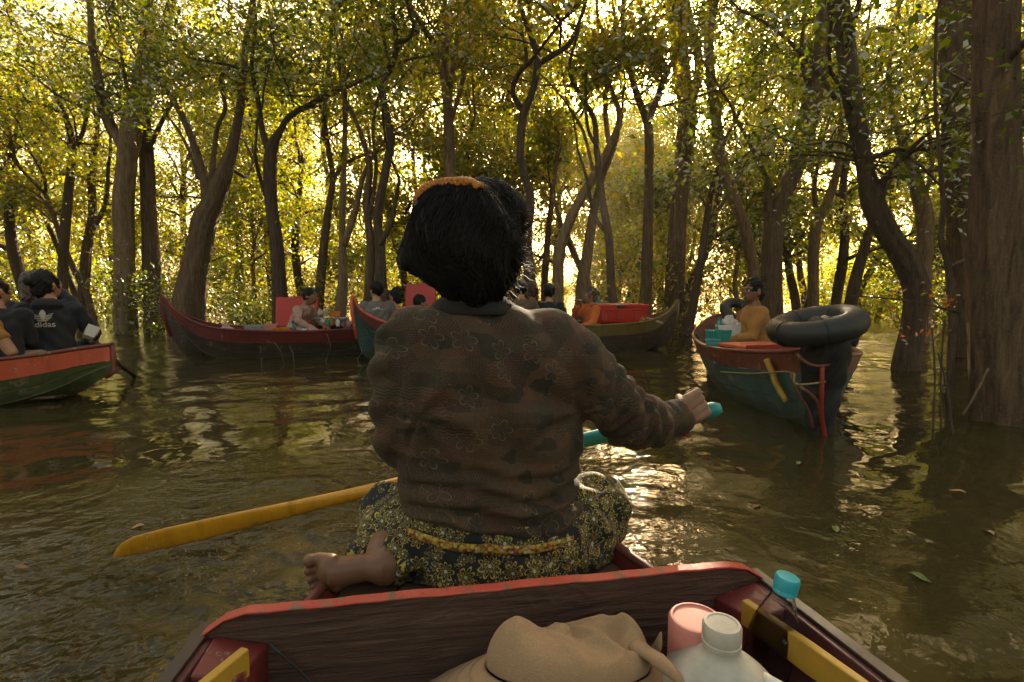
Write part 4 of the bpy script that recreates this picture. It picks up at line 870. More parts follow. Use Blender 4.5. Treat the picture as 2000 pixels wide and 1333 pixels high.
# teal boat
tray('teal tray with a white rim at the near side of the teal boat', P(1403, 662, 4.6) - dz * .02, .5, (.19, .14, .10), 'pteal'); bottle('teal bottle standing upright at the far rim of the teal boat', P(1404, 655, 4.95), .025, .17, 'pteal', 'pteal')
tray('white foam box at the woman in mustard\'s knees', P(1422, 655, 4.95) - dz * .03, -.2, (.21, .16, .13), 'pwhite', 'foam_box', 'box'); sack('crumpled white plastic bag on top of the foam box', P(1424, 637, 4.95) - dz * .01, (.085, .06, .05), 'bagw', 21)
cup('white cup with an orange sleeve beside the crumpled white bag', P(1440, 655, 4.9) - dz * .03, .035, .13, 'porange'); bowl('small teal bowl at the rim of the teal boat', P(1392, 678, 4.35) - dz * .02, .06, .08, 'pteal')
bottle('teal lidded jar right of the wrapped bow', P(1645, 660, 4.1) - dz * .05, .04, .12, 'pteal', 'pteal', 'jar', 'jar'); bowl('dark bowl at the far rim of the teal boat', P(1660, 664, 4.3) - dz * .06, .07, .09, 'c_navy')
hb = thing('hatch_board', 'worn orange red board laid across the teal boat beside the woman in mustard', 'board', P(1478, 672, 4.2), math.radians(14)); b = MB(); b.box((.0, 0, -.012), (.50, .36, .024)); b.build('board', M['orange_red'], hb, False, .004); b = MB(); b.box((0, -.19, -.012), (.5, .016, .05)); b.build('edging', M['red'], hb, False, .003)

# ------------------------------------------------------------------ our own boat (the bow of the boat the picture is taken from)
def wood_board():
    t = NT('bulkhead_wood'); v = t.coord((1.0, 1, 5.0)); v0 = t.coord()
    wv = t.noise(v0, 3.2, 3, .5, .4); s = t.n('SeparateXYZ', {0: v0})
    ph = t.math('ADD', t.math('MULTIPLY', s.outputs[2], 75), t.math('ADD', t.math('MULTIPLY', wv, 17), t.math('MULTIPLY', s.outputs[0], -2.2)))
    ring = t.math('SINE', t.math('MULTIPLY', ph, 4.6)); fine = t.noise(t.coord((3, 1, 70)), 5, 4, .7, .5)
    crack = t.thr(t.math('ADD', ring, t.math('MULTIPLY', fine, .9)), 1.18, 1.38)
    msk = t.thr(t.noise(t.coord((1, 1, 2.2)), 3.4, 4, .6), .46, .66); crack = t.math('MULTIPLY', crack, msk)
    grain = t.noise(t.coord((1.0, 1, 11)), 6, 8, .72, 1.1)
    c = t.mix(t.thr(grain, .3, .72), (0.045, 0.022, 0.015), (0.19, 0.10, 0.062)); c = t.mix(t.math('MULTIPLY', crack, .75), c, (0.26, 0.13, 0.085)); c = t.mix(t.thr(t.noise(v0, 6, 4), .58, .75), c, (0.085, 0.032, 0.022))
    h = t.math('ADD', t.math('MULTIPLY', t.math('MULTIPLY', ring, msk), .3), t.math('ADD', t.math('MULTIPLY', fine, .5), t.math('MULTIPLY', grain, 1.6)))
    return t.done(t.bsdf(c, .62, t.bump(h, 1.0, .009)))
M['board'] = wood_board(); M['in_red'] = paint('inside_dark_red', (0.10, 0.012, 0.014), (0.05, 0.03, 0.025), .55, 10, dark=.35)
def edge_red():
    t = NT('edge_red'); v = t.coord((3, 1, 1)); n1 = t.noise(v, 9, 8, .72); n2 = t.noise(t.coord((1, 1, 1)), 60, 4, .7); n3 = t.noise(t.coord(), 5, 3)
    c = t.mix(t.thr(n3, .35, .65), (0.38, 0.022, 0.015), (0.46, 0.085, 0.05)); c = t.mix(t.thr(n1, .53, .59), c, (0.15, 0.10, 0.055)); c = t.mix(t.thr(n2, .62, .7), c, (0.30, 0.03, 0.02))
    return t.done(t.bsdf(c, t.n('MapRange', {0: n2, 3: .3, 4: .6}).outputs[0], t.bump(t.math('ADD', n1, t.math('MULTIPLY', n2, .4)), .5, .004)))
M['edge'] = edge_red(); M['block'] = paint('block_red', (.17, .022, .018), (.20, .11, .08), .46, 16, dark=.4)
ZT = .44                                            # top of the bulkhead above the water
TL, TR = PZ(470, 1190, ZT), PZ(1440, 1098, ZT); CL, CRn = PZ(402, 1222, ZT - .022), PZ(1503, 1136, ZT - .022)
ax = (TR - TL).normalized(); fw = Vector((-ax.y, ax.x, 0)).normalized(); ori = (TL + TR) / 2; ori.z = 0; yaw = math.atan2(ax.y, ax.x)
OWN = thing('wooden_boat', 'dark red wooden boat in the foreground with a plank bulkhead, carrying the rower', 'boat', ori, yaw)
Mi = Matrix.Rotation(-yaw, 3, 'Z'); loc = lambda p: Mi @ (Vector(p) - ori)
tl, tr, cl, cr = loc(TL), loc(TR), loc(CL), loc(CRn)
xl, xr = cl.x, cr.x
xs_ = list(np.linspace(xl, xr, 30))
def top_at(x):
    z = ZT
    if x < tl.x: z = ZT - .024 * ((tl.x - x) / (tl.x - xl)) ** 1.3
    if x > tr.x: z = ZT - .024 * ((x - tr.x) / (xr - tr.x)) ** 1.3
    return z + .0007 * math.sin(x * 31) + .0006 * math.sin(x * 83)
b = MB(); b.slab([Vector((x, -.008, top_at(x) - .005)) for x in xs_], [Vector((x, -.008, .08)) for x in xs_], Vector((0, .0135, 0))); b.build('bulkhead', M['board'], OWN, False)
b = MB(); b.slab([Vector((x, -.0105, top_at(x))) for x in xs_], [Vector((x, -.0105, top_at(x) - .0035)) for x in xs_], Vector((0, .018, 0))); b.build('painted_edge', M['edge'], OWN, False, .0018)
# sides towards the camera
for s, x0 in ((-1, xl), (1, xr)):
    G = []; B_ = []
    for k, y in enumerate(np.linspace(.02, -1.9, 14)):
        f = -y / 1.9; wd = abs(x0) + .085 * math.sin(min(1, f + .05) * math.pi * .5); z = ZT - .030 + .02 * f ** 2
        G.append(Vector((s * wd, y, z))); B_.append(Vector((s * (wd - .17), y, .06)))
    b = MB(); b.slab(G, B_, Vector((-s * .022, 0, 0))); b.build('side_plank', M['in_red'], OWN, False, .002)
    b = MB(); b.slab([g + Vector((s * .004, 0, .0)) for g in G], [g + Vector((-s * .014, 0, .0)) for g in G], Vector((0, 0, .006))); b.build('gunwale', M['dwood'], OWN, False, .002)
    b = MB(); b.slab([g * 1 + Vector((s * .002, 0, -.10)) for g in G], [q + Vector((s * .003, 0, -.16)) for q in B_], Vector((-s * .02, 0, 0))); b.build('lower_plank', M['dred'], OWN, False)
    b = MB(); c_ = Vector((s * (abs(x0) - .035), -.045, ZT - .045)); b.add([c_ + Vector((s * x, y, z)) for x, y, z in ((-.045, .037, .0), (.02, .037, .018), (.02, -.035, .018), (-.03, -.03, .004), (-.045, .037, -.08), (.0, .037, -.08), (.0, -.035, -.08), (-.02, -.03, -.06))], [(0, 1, 2, 3), (7, 6, 5, 4), (0, 4, 5, 1), (1, 5, 6, 2), (2, 6, 7, 3), (3, 7, 4, 0)]); b.build('corner_block', M['block'], OWN, False, .004)
    # yellow battens let in along the sides
    a0 = loc(PZ(*((472, 1262, ZT - .02) if s < 0 else (1448, 1172, ZT - .02)))); a1 = loc(PZ(*((372, 1340, ZT - .02) if s < 0 else (1690, 1340, ZT - .02)))); d_ = (a1 - a0).normalized(); sd_ = Vector((-d_.y, d_.x, 0)).normalized()
    a2 = a0 + d_ * 1.2
    b = MB(); n = 12; b.slab([a0.lerp(a2, i / n) + sd_ * (.002 * math.sin(i * 2.1)) for i in range(n + 1)], [a0.lerp(a2, i / n) + Vector((0, 0, -.036 - .002 * math.sin(i * 1.7))) for i in range(n + 1)], sd_ * (.012 * (1 if s < 0 else 1))); yo = b.build('batten', M['yellow'], OWN, False, .002)
    b = MB(); q = a0.lerp(a2, .06) + Vector((0, 0, -.016)) ; b.ell(q + sd_ * (-.001 if s < 0 else -.001), (.004, .004, .004), None, 8, 6); b.ell(q + sd_ * .013, (.004, .004, .004), None, 8, 6); b.build('nail', M['pblack'], yo)
xs2 = np.linspace(-.40, .40, 7)
for k in range(6):
    b = MB(); b.box(((xs2[k] + xs2[k + 1]) / 2, -.95, .10), (xs2[k + 1] - xs2[k] - .008, 1.85, .02)); b.build('floorboard', M['dwood'], OWN, False, .002)
b = MB(); b.box((.02, -.16, .285), (.80, .13, .024)); b.build('thwart', M['dwood'], OWN, False, .003)
b = MB(); b.slab([Vector((x, .02, .06)) for x in (-.42, .42)], [Vector((x, -1.9, .06)) for x in (-.42, .42)], Vector((0, 0, -.25))); b.build('bottom_plank', M['dwood'], OWN, False)
# bow ahead of the bulkhead: deck boards, sides that run together, rails
def half(y): return max(.03, .40 * (1 - (y / 1.02) ** 1.25)) if y > 0 else .40
ZD = .262; nb = 5
for k in range(nb):
    f0, f1 = -1 + 2 * k / nb, -1 + 2 * (k + 1) / nb; ys_ = np.linspace(.022, .92, 9)
    b = MB(); b.slab([Vector((half(y) * .92 * f0 + .003, y, ZD + .08 * y * y)) for y in ys_], [Vector((half(y) * .92 * f1 - .003, y, ZD + .08 * y * y)) for y in ys_], Vector((0, 0, -.02))); b.build('deck_board', M['wood'], OWN, False)
for s in (-1, 1):
    ys_ = np.linspace(.024, 1.0, 12)
    b = MB(); b.slab([Vector((s * half(y), y, ZD + .025 + .09 * y * y)) for y in ys_], [Vector((s * half(y) * .72, y, -.06 + .12 * y)) for y in ys_], Vector((-s * .02, 0, 0))); b.build('bow_plank', M['dred'], OWN, False)
    b = MB(); b.tube([Vector((s * (half(y) - .01), y, ZD + .03 + .09 * y * y)) for y in ys_], .010, 6); b.build('bow_rail', M['rust'], OWN)
b = MB(); b.tube([(0, 1.0, -.05), (0, 1.03, .2), (0, 1.10, .46)], [.03, .035, .02], 8); b.build('stem_post', M['dred'], OWN)
b = MB(); b.tube(catmull([loc(PZ(430, 1270, .40)) + Vector((.06, .0, 0)), Vector((xl + .14, -.02, .33)), Vector((xl + .17, -.05, .27)), Vector((xl + .12, -.06, .30)), Vector((xl + .10, -.03, .35))], 5), .0016, 5); b.build('wire', M['pblack'], OWN)

# things lying in the boat
def flat_place(px, py, z): return PZ(px, py, z)
# bucket hat
HC = P(1118, 1250, .590); HC.z = 0
hat = thing('bucket_hat', 'crumpled khaki sun hat with a wide stitched brim and a gathered strap', 'hat', (HC.x - .006, HC.y - .012, .306), math.radians(8))
hat.rotation_euler = (R(-13), R(4), R(8))
def hat_pt(a, f):
    """f: 0 brim rim .. 1 crown centre"""
    rb, rc = .215, .100
    if f < .5:
        k = f / .5; r = lerp(rb, rc, k); z = lerp(.0, .088, k ** .85)
    else:
        k = (f - .5) / .5; r = rc * (1 - k ** 1.7) if k < 1 else 0; z = .088 + .044 * (1 - (1 - min(1, k * 1.5)) ** 2)
        z -= .004 * max(0, k - .55) / .45
    return r, z
rings_ = []; na = 72; fs_ = list(np.linspace(0, .49, 16)) + [.5, .505] + list(np.linspace(.52, .985, 22))
for f in fs_:
    r, z = hat_pt(0, f); row = []
    for j in range(na):
        a = 2 * math.pi * j / na; x, y = r * 1.05 * math.cos(a), r * lerp(.86, .64, min(1, f * 2)) * math.sin(a); dzz = 0
        if f > .5:
            k = (f - .5) / .5; g = min(1, k * 2.2)
            rid = lambda p: 1 - abs(noise.noise(p)) * 2.6
            q = Vector((x * 9 + y * 5, y * 15, 3.1)); fold = (max(0, rid(q)) ** 3 * .020 + max(0, rid(q * 2.1 + Vector((4, 2, 1)))) ** 3 * .008 - .010) * g
            dent = -.026 * math.exp(-(((x + .035) / .055) ** 2 + ((y - .030) / .022) ** 2)) * g - .018 * math.exp(-(((x - .055) / .018) ** 2 + ((y + .01) / .05) ** 2)) * g
            dzz = fold + dent + .006 * g * math.sin(a * 2 + .6)
        else:
            k = f / .5; dzz = .010 * math.sin(a * 3 + 1) * (1 - k) + .0016 * math.sin(f * 2 * 2 * math.pi * 7)
        if .49 < f <= .51: x *= .985; y *= .985; dzz -= .004
        row.append(Vector((x, y, z + dzz)))
    rings_.append(row)
b = MB(); b.rings(rings_[:17], False); ho = b.build('brim', M['c_tan'], hat); s_ = ho.modifiers.new('thick', 'SOLIDIFY'); s_.thickness = .003
b = MB(); b.rings(rings_[16:], True); ho = b.build('crown', M['c_tan'], hat); s_ = ho.modifiers.new('thick', 'SOLIDIFY'); s_.thickness = .0025; s2_ = ho.modifiers.new('sub', 'SUBSURF'); s2_.levels = 1; s2_.render_levels = 1
for k in range(6):
    f = .06 + k * .072; b = MB(); r, z = hat_pt(0, f); b.tube([Vector((r * 1.05 * math.cos(a), r * lerp(.86, .64, f * 2) * math.sin(a), z + .010 * math.sin(a * 3 + 1) * (1 - f / .5) + .0012)) for a in [2 * math.pi * j / 72 for j in range(73)]], .0007, 4, False); b.build('stitching', M['c_beige'], hat)
# gathered strap at the right of the crown
cx, cy = .102 * 1.05 * math.cos(-.15), .102 * .64 * math.sin(-.15)
b = MB(); b.rings([[Vector((cx + .004 + t_ * .012, cy - .010 + t_ * .05 + wz * .003, .078 + .036 * (1 - t_) + zz)) for zz, wz in ((-.012, -1), (.012, -1), (.012, 1), (-.012, 1))] for t_ in np.linspace(-.35, 1.0, 7)]); so_ = b.build('strap', M['c_tan'], hat); mo = so_.modifiers.new('sub', 'SUBSURF'); mo.levels = 2; mo.render_levels = 2
b = MB(); b.tube(catmull([(cx - .030, cy - .005, .112), (cx - .012, cy - .030, .108), (cx + .010, cy - .046, .092), (cx + .024, cy - .050, .074)], 5), [.008, .013, .014, .012, .0115, .012, .013, .012, .011, .010, .009, .008, .008, .007, .006, .004], 10, sq=(1, .55)); b.build('strap', M['c_tan'], hat)
M['can'] = plain('plastic_milky', (.50, .46, .38), .5, .45, 10, .25, .003, 70)
# white jerry can
jp = P(1410, 1228, .575)
can = thing('jerry_can', 'dirty white plastic jerry can with a ribbed screw cap', 'jerry can', (jp.x, jp.y, jp.z - .352), math.radians(-24))
def sq_ring(hx, hy, z, n=28, e=.45): return [Vector((hx * math.copysign(abs(math.cos(a)) ** e, math.cos(a)), hy * math.copysign(abs(math.sin(a)) ** e, math.sin(a)), z)) for a in [2 * math.pi * j / n for j in range(n)]]
b = MB(); b.rings([sq_ring(.085, .06, 0), sq_ring(.092, .066, .015), sq_ring(.092, .066, .20), sq_ring(.090, .064, .235), sq_ring(.078, .054, .258, e=.55), sq_ring(.060, .046, .298, e=.7), sq_ring(.024, .024, .322, e=1), sq_ring(.0205, .0205, .327, e=1), sq_ring(.0205, .0205, .345, e=1)]); co = b.build('body', M['can'], can); mo = co.modifiers.new('sub', 'SUBSURF'); mo.levels = 1; mo.render_levels = 2
b = MB(); nn = 48; b.rings([[Vector((rr * (1 + (.035 if (j % 2 and .01 < zz < .026) else 0)) * math.cos(2 * math.pi * j / nn), rr * (1 + (.035 if (j % 2 and .01 < zz < .026) else 0)) * math.sin(2 * math.pi * j / nn), .331 + zz)) for j in range(nn)] for rr, zz in ((.0215, 0), (.0225, .003), (.0225, .007), (.0212, .008), (.0218, .011), (.0218, .025), (.0205, .0285), (.017, .029), (.0165, .0278), (.001, .0278))]); b.build('cap', M['can'], can, True, 'split')
b = MB(); b.tube(catmull([(.045, 0, .300), (.085, 0, .282), (.094, 0, .24), (.092, 0, .17)], 5), .011, 10); b.build('handle', M['pwhite'], can)
# pink bottle
pp = P(1360, 1206, .625); pk = thing('bottle', 'pink plastic tub shaped bottle standing behind the white jerry can', 'bottle', (pp.x, pp.y, pp.z - .352))
b = MB(); b.lathe([(.030, 0), (.033, .01), (.033, .285)], n=32); b.build('body', M['ppink'], pk)
b = MB(); b.lathe([(.0345, .286), (.0345, .348), (.032, .352), (.029, .3525), (.028, .350), (.001, .350)], n=40); b.build('cap', M['ppink'], pk, True, 'split')
# clear water bottle with a teal cap, leaning on the side
wp = PZ(1545, 1118, .53)
wp = P(1545, 1128, .64); wb = thing('bottle', 'clear plastic water bottle with a turquoise cap leaning at the right side', 'bottle', (wp.x - .048, wp.y + .012, wp.z - .268))
wb.rotation_euler = (R(3), R(9), 0)
def clear():
    t = NT('clear_plastic'); return t.done(t.bsdf((.93, .95, .95), .08, t.bump(t.noise(t.coord(), 60, 3), .5, .008), Transmission_Weight=1.0, IOR=1.13))
M['clear'] = clear()
b = MB(); b.lathe([(.001, .0), (.026, .0), (.030, .01), (.030, .06), (.0285, .065), (.030, .07), (.030, .15), (.0285, .155), (.030, .16), (.030, .19), (.025, .215), (.016, .242), (.0125, .25), (.0125, .262), (.0112, .262), (.0112, .25), (.0148, .241), (.0238, .214), (.0288, .19), (.0288, .012), (.001, .003)], n=32); b.build('body', M['clear'], wb)
b = MB(); nn = 60; b.rings([[Vector((rr * (1 + (.03 if j % 2 and .003 < zz < .016 else 0)) * math.cos(2 * math.pi * j / nn), rr * (1 + (.03 if j % 2 and .003 < zz < .016 else 0)) * math.sin(2 * math.pi * j / nn), .256 + zz)) for j in range(nn)] for rr, zz in ((.0145, -.004), (.0148, 0), (.0142, .0015), (.0148, .0045), (.0148, .0155), (.0138, .0185), (.012, .019), (.001, .019))]); b.build('cap', plain('plastic_turquoise', (.03, .36, .44), .4, .15), wb, True, 'split')
# ------------------------------------------------------------------ the rower
def uv_xz(t, ky=0.5, which='Object'):
    s = t.n('SeparateXYZ', {0: t.n('TexCoord').outputs[which]})
    return s.outputs[0], s.outputs[1], s.outputs[2]
def batik():
    """patchwork print: small odd patches, each with its own fine filling, and leaf outlines over them"""
    t = NT('cloth_batik'); x, y, z = uv_xz(t)
    nz = t.noise(t.coord(), 9, 2)
    u = t.math('ADD', x, t.math('MULTIPLY', y, .8)); v2 = t.math('ADD', z, t.math('MULTIPLY', nz, .012))
    vec = t.n('CombineXYZ', {0: u, 1: v2}).outputs[0]
    def vor(sc, feat='F1', metric='CHEBYCHEV', rnd=.75, mult=(1, 1, 1)):
        return t.n('TexVoronoi', {'Vector': t.n('Mapping', {0: vec, 3: mult}).outputs[0], 'Scale': sc, 'Randomness': rnd}, voronoi_dimensions='2D', feature=feat, distance=metric)
    A = vor(34, mult=(.75, 1.2, 1), rnd=.9); col = t.n('SeparateColor', {0: A.outputs['Color']})
    r1, r2 = col.outputs[0], col.outputs[1]
    base = t.ramp(r1, [(0, (.046, .038, .020)), (.14, (.055, .042, .020)), (.34, (.075, .054, .026)), (.5, (.105, .052, .028)), (.62, (.062, .026, .018)), (.74, (.115, .074, .038)), (.86, (.048, .040, .022)), (.93, (.125, .058, .030))], 'CONSTANT')
    chk = t.n('TexChecker', {0: vec, 3: 330}).outputs[1]; crack = t.thr(vor(170, 'DISTANCE_TO_EDGE', 'EUCLIDEAN', 1).outputs[0], .10, .03)
    wav = t.math('GREATER_THAN', t.math('SINE', t.math('ADD', t.math('MULTIPLY', v2, 980), t.math('MULTIPLY', t.math('SINE', t.math('MULTIPLY', u, 420)), 1.2))), .25)
    dots = t.math('LESS_THAN', vor(210, 'F1', 'EUCLIDEAN', .25).outputs[0], .28)
    pat = t.mix(t.math('GREATER_THAN', r2, .1), wav, chk); pat = t.mix(t.math('GREATER_THAN', r2, .5), pat, crack); pat = t.mix(t.math('GREATER_THAN', r2, .75), pat, dots)
    c = t.mix(t.math('MULTIPLY', t.math('MULTIPLY', pat, .62), t.math('GREATER_THAN', r1, .2)), base, t.mix(r2, (.20, .14, .075), (.22, .10, .055)))
    # leaf and flower outlines
    Fv = vor(17, 'F1', 'EUCLIDEAN', .8); dv = t.n('VectorMath', {0: t.n('VectorMath', {0: vec, 3: 1.0}, operation='SCALE').outputs[0], 1: Fv.outputs['Position']}, operation='SUBTRACT')
    k = t.math('POWER', t.math('ABSOLUTE', t.math('COSINE', t.math('MULTIPLY', t.math('ARCTAN2', *[t.n('SeparateXYZ', {0: dv.outputs[0]}).outputs[i] for i in (1, 0)]), 2.5))), .6)
    rr = t.n('VectorMath', {0: dv.outputs[0]}, operation='LENGTH').outputs['Value']; pr = t.math('MULTIPLY', k, .021)
    ins = t.math('LESS_THAN', rr, pr); ln = t.math('LESS_THAN', t.math('ABSOLUTE', t.math('SUBTRACT', rr, pr)), .0012)
    ok = t.math('GREATER_THAN', t.n('SeparateColor', {0: Fv.outputs['Color']}).outputs[0], .5)
    c = t.mix(1.0, c, (.52, .46, .38), 'MULTIPLY'); c = t.mix(t.math('MULTIPLY', t.math('MULTIPLY', ins, ok), .35), c, (.034, .026, .015)); gr = t.noise(t.coord(), 130, 4, .75); c = t.mix(t.math('MULTIPLY', t.thr(gr, .45, .62), .6), c, t.mix(1.0, c, (.5, .5, .5), 'MULTIPLY')); c = t.mix(t.math('MULTIPLY', t.thr(gr, .60, .72), .5), c, (.20, .12, .06)); c = t.mix(t.math('MULTIPLY', t.math('MULTIPLY', ln, ok), .4), c, (.22, .14, .075))
    we = t.noise(t.coord(), 420, 2); fo = t.noise(t.coord(), 14, 4, .55)
    return t.done(t.bsdf(c, .88, t.bump(t.math('ADD', t.math('MULTIPLY', we, .15), t.math('MULTIPLY', fo, 1.6)), .45, .006), Sheen_Weight=.03))
def flowers(t, pos, T, B, sc, R0, n, w, rnd=.7, gate=.0):
    """outline flowers lying in the plane of the cloth"""
    V = t.n('TexVoronoi', {'Vector': pos, 'Scale': sc, 'Randomness': rnd})
    dv = t.n('VectorMath', {0: pos, 1: V.outputs['Position']}, operation='SUBTRACT').outputs[0]
    a_ = t.n('VectorMath', {0: dv, 1: T}, operation='DOT_PRODUCT').outputs['Value']; b_ = t.n('VectorMath', {0: dv, 1: B}, operation='DOT_PRODUCT').outputs['Value']
    rr = t.math('SQRT', t.math('ADD', t.math('MULTIPLY', a_, a_), t.math('MULTIPLY', b_, b_)))
    rnd_ = t.n('SeparateColor', {0: V.outputs['Color']})
    ang = t.math('ADD', t.math('ARCTAN2', b_, a_), t.math('MULTIPLY', rnd_.outputs[1], 6.28))
    k = t.math('POWER', t.math('ABSOLUTE', t.math('COSINE', t.math('MULTIPLY', ang, n / 2))), .45)
    pr = t.math('MULTIPLY', k, t.math('MULTIPLY', t.math('ADD', .75, t.math('MULTIPLY', rnd_.outputs[2], .4)), R0))
    ln = t.math('LESS_THAN', t.math('ABSOLUTE', t.math('SUBTRACT', rr, pr)), w)
    k2 = t.math('MULTIPLY', t.math('GREATER_THAN', k, .95), t.math('LESS_THAN', rr, R0 * .5)); dot = t.math('LESS_THAN', rr, R0 * .16)
    g = t.math('GREATER_THAN', rnd_.outputs[0], gate)
    return t.math('MULTIPLY', t.math('MAXIMUM', ln, t.math('MULTIPLY', k2, .5)), g), t.math('MULTIPLY', dot, g)
def sarong_mat():
    t = NT('cloth_sarong'); pos = t.coord(); tc = t.n('TexCoord')
    T = t.n('VectorMath', {0: t.n('VectorMath', {0: tc.outputs['Normal'], 1: (0, .7, .7)}, operation='CROSS_PRODUCT').outputs[0]}, operation='NORMALIZE').outputs[0]
    B = t.n('VectorMath', {0: tc.outputs['Normal'], 1: T}, operation='CROSS_PRODUCT').outputs[0]
    l1, d1 = flowers(t, pos, T, B, 23, .0215, 8, .0013, .6, .05); pos2 = t.n('Mapping', {0: pos, 1: (.317, .121, .05)}).outputs[0]
    l2, d2 = flowers(t, pos2, T, B, 44, .0088, 7, .0009, .8, .35); V = t.n('TexVoronoi', {'Vector': pos, 'Scale': 85, 'Randomness': .9}); sp = t.math('LESS_THAN', V.outputs[0], .2)
    c = t.mix(t.noise(pos, 20, 3), (.007, .007, .008), (.015, .014, .013))
    c = t.mix(t.math('MULTIPLY', sp, .5), c, (.30, .32, .30)); c = t.mix(t.math('MULTIPLY', l2, .8), c, (.40, .28, .05)); c = t.mix(t.math('MULTIPLY', l1, .95), c, t.mix(t.noise(pos, 30, 2), (.45, .25, .02), (.50, .42, .05))); c = t.mix(t.math('MAXIMUM', d1, d2), c, (.4, .42, .36))
    we = t.noise(pos, 500, 2)
    return t.done(t.bsdf(c, .8, t.bump(t.math('ADD', t.math('MULTIPLY', we, .3), t.noise(pos, 18, 3)), .35, .004)))
def band_mat():
    t = NT('cloth_waistband'); V = t.n('TexVoronoi', {'Vector': t.coord(), 'Scale': 150}); s = t.n('SeparateColor', {0: V.outputs['Color']})
    c = t.ramp(s.outputs[0], [(0, (.30, .10, .02)), (.12, (.45, .26, .03)), (.55, (.55, .38, .06)), (.72, (.20, .20, .04)), (.85, (.5, .45, .28)), (.95, (.35, .09, .02))], 'CONSTANT'); c = t.mix(t.thr(V.outputs[0], .5, .75), c, (.12, .03, .015))
    return t.done(t.bsdf(c, .8, t.bump(V.outputs[0], .3, .003)))
M['skin_r'] = skin('skin_tan', (.20, .098, .056)); M['batik'] = batik(); M['sarong'] = sarong_mat(); M['band'] = band_mat(); M['collar'] = cloth('cloth_olive', (.010, .009, .005)); M['braid'] = cloth('braid_orange', (.50, .19, .035), weave=250)
WO = Vector((-.02, 1.06, .265))
ROWER = thing('person', 'rowing woman with black bob and orange braided hairband, in batik blouse and flowered sarong', 'person', WO)
def L(px, py, d): return P(px, py, d) - WO
def ellring(px0, px1, py, d, ryb, ryf=None, n=40, e=1.0, tilt=0):
    """a level ring whose widest points lie on two lines of sight; ryb = depth towards the camera, ryf = away"""
    a, b = L(px0, py, d), L(px1, py, d); c = (a + b) / 2; rx = (b - a).length / 2; ryf = ryf or ryb; out = []
    for j in range(n):
        q = 2 * math.pi * j / n; cs, sn = math.cos(q), math.sin(q)
        out.append(c + Vector((rx * math.copysign(abs(cs) ** e, cs), (ryf if sn > 0 else ryb) * math.copysign(abs(sn) ** e, sn), tilt * cs)))
    return out
def tb(mb, rows, n=14): mb.tube([L(*r[:3]) for r in rows], [r[3] for r in rows], n)
TORSO = [(598, 858, 996, .05), (612, 818, 1040, .068), (633, 782, 1085, .085), (668, 760, 1118, .100), (720, 756, 1132, .112), (790, 766, 1136, .116), (850, 774, 1134, .112), (900, 780, 1133, .108), (950, 778, 1133, .108), (985, 786, 1130, .112), (1000, 792, 1126, .112)]
ARM_L = [(806, 668, 1.07, .070), (786, 715, 1.06, .068), (780, 780, 1.06, .060), (783, 850, 1.07, .058), (800, 884, 1.12, .056), (830, 905, 1.25, .046), (846, 908, 1.34, .038)]
ARM_R = [(1072, 668, 1.07, .074), (1122, 708, 1.06, .070), (1176, 768, 1.06, .064), (1222, 815, 1.08, .060), (1262, 826, 1.12, .056), (1298, 822, 1.17, .045), (1328, 817, 1.20, .038)]
LEG_R = [(1050, 1050, 1.06, .11), (1110, 1020, 1.11, .10), (1160, 996, 1.15, .085)]
LEG_L = [(870, 1050, 1.06, .11), (815, 1025, 1.11, .098), (771, 1012, 1.15, .083)]
# body
b = MB(); hc = L(905, 458, 1.06)
b.ell(hc, (.076, .095, .115)); b.ell(hc + Vector((0, .03, -.055)), (.058, .065, .065)); b.ell(hc + Vector((0, .096, -.012)), (.013, .018, .022)); b.ell(hc + Vector((0, .082, .022)), (.046, .014, .011)); b.ell(hc + Vector((0, .084, -.052)), (.024, .013, .011))
for s in (-1, 1): b.ell(hc + Vector((s * .079, 0, -.01)), (.012, .022, .032))
b.tube([hc + Vector((0, -.01, -.05)), L(918, 560, 1.06), L(920, 600, 1.07), L(920, 640, 1.07)], [.055, .052, .058, .09], 16)
b.rings([ellring(x0 + 26, x1 - 26, y, 1.06, k - .034) for y, x0, x1, k in TORSO]); b.rings([ellring(812, 1112, y, 1.06, .08) for y in (960, 1010, 1060, 1100)])
for A in (ARM_L, ARM_R): b.tube([L(*r[:3]) for r in A], [max(.026, r[3] - .018) for r in A[:-1]] + [.025], 14)
for A in (LEG_L, LEG_R): b.tube([L(*r[:3]) for r in A], [r[3] - .02 for r in A], 14)
tb(b, [(1160, 996, 1.15, .06), (1050, 1010, 1.27, .05), (940, 1020, 1.28, .036)]); tb(b, [(940, 1020, 1.28, .036), (880, 1012, 1.30, .03)])
tb(b, [(771, 1012, 1.15, .06), (760, 1060, 1.05, .045), (746, 1082, .985, .033), (748, 1102, .965, .033)])
wr, kn = L(1328, 813, 1.205), L(1376, 787, 1.25)
hand_into(b, wr, Vector((.78, .42, .30)), Vector((-.25, 1, -.25)), .93, 1.05, 1, .8)
hand_into(b, L(848, 908, 1.35), Vector((.45, .6, -.35)), Vector((.1, -.2, -1)), .95, 1.0, 1)
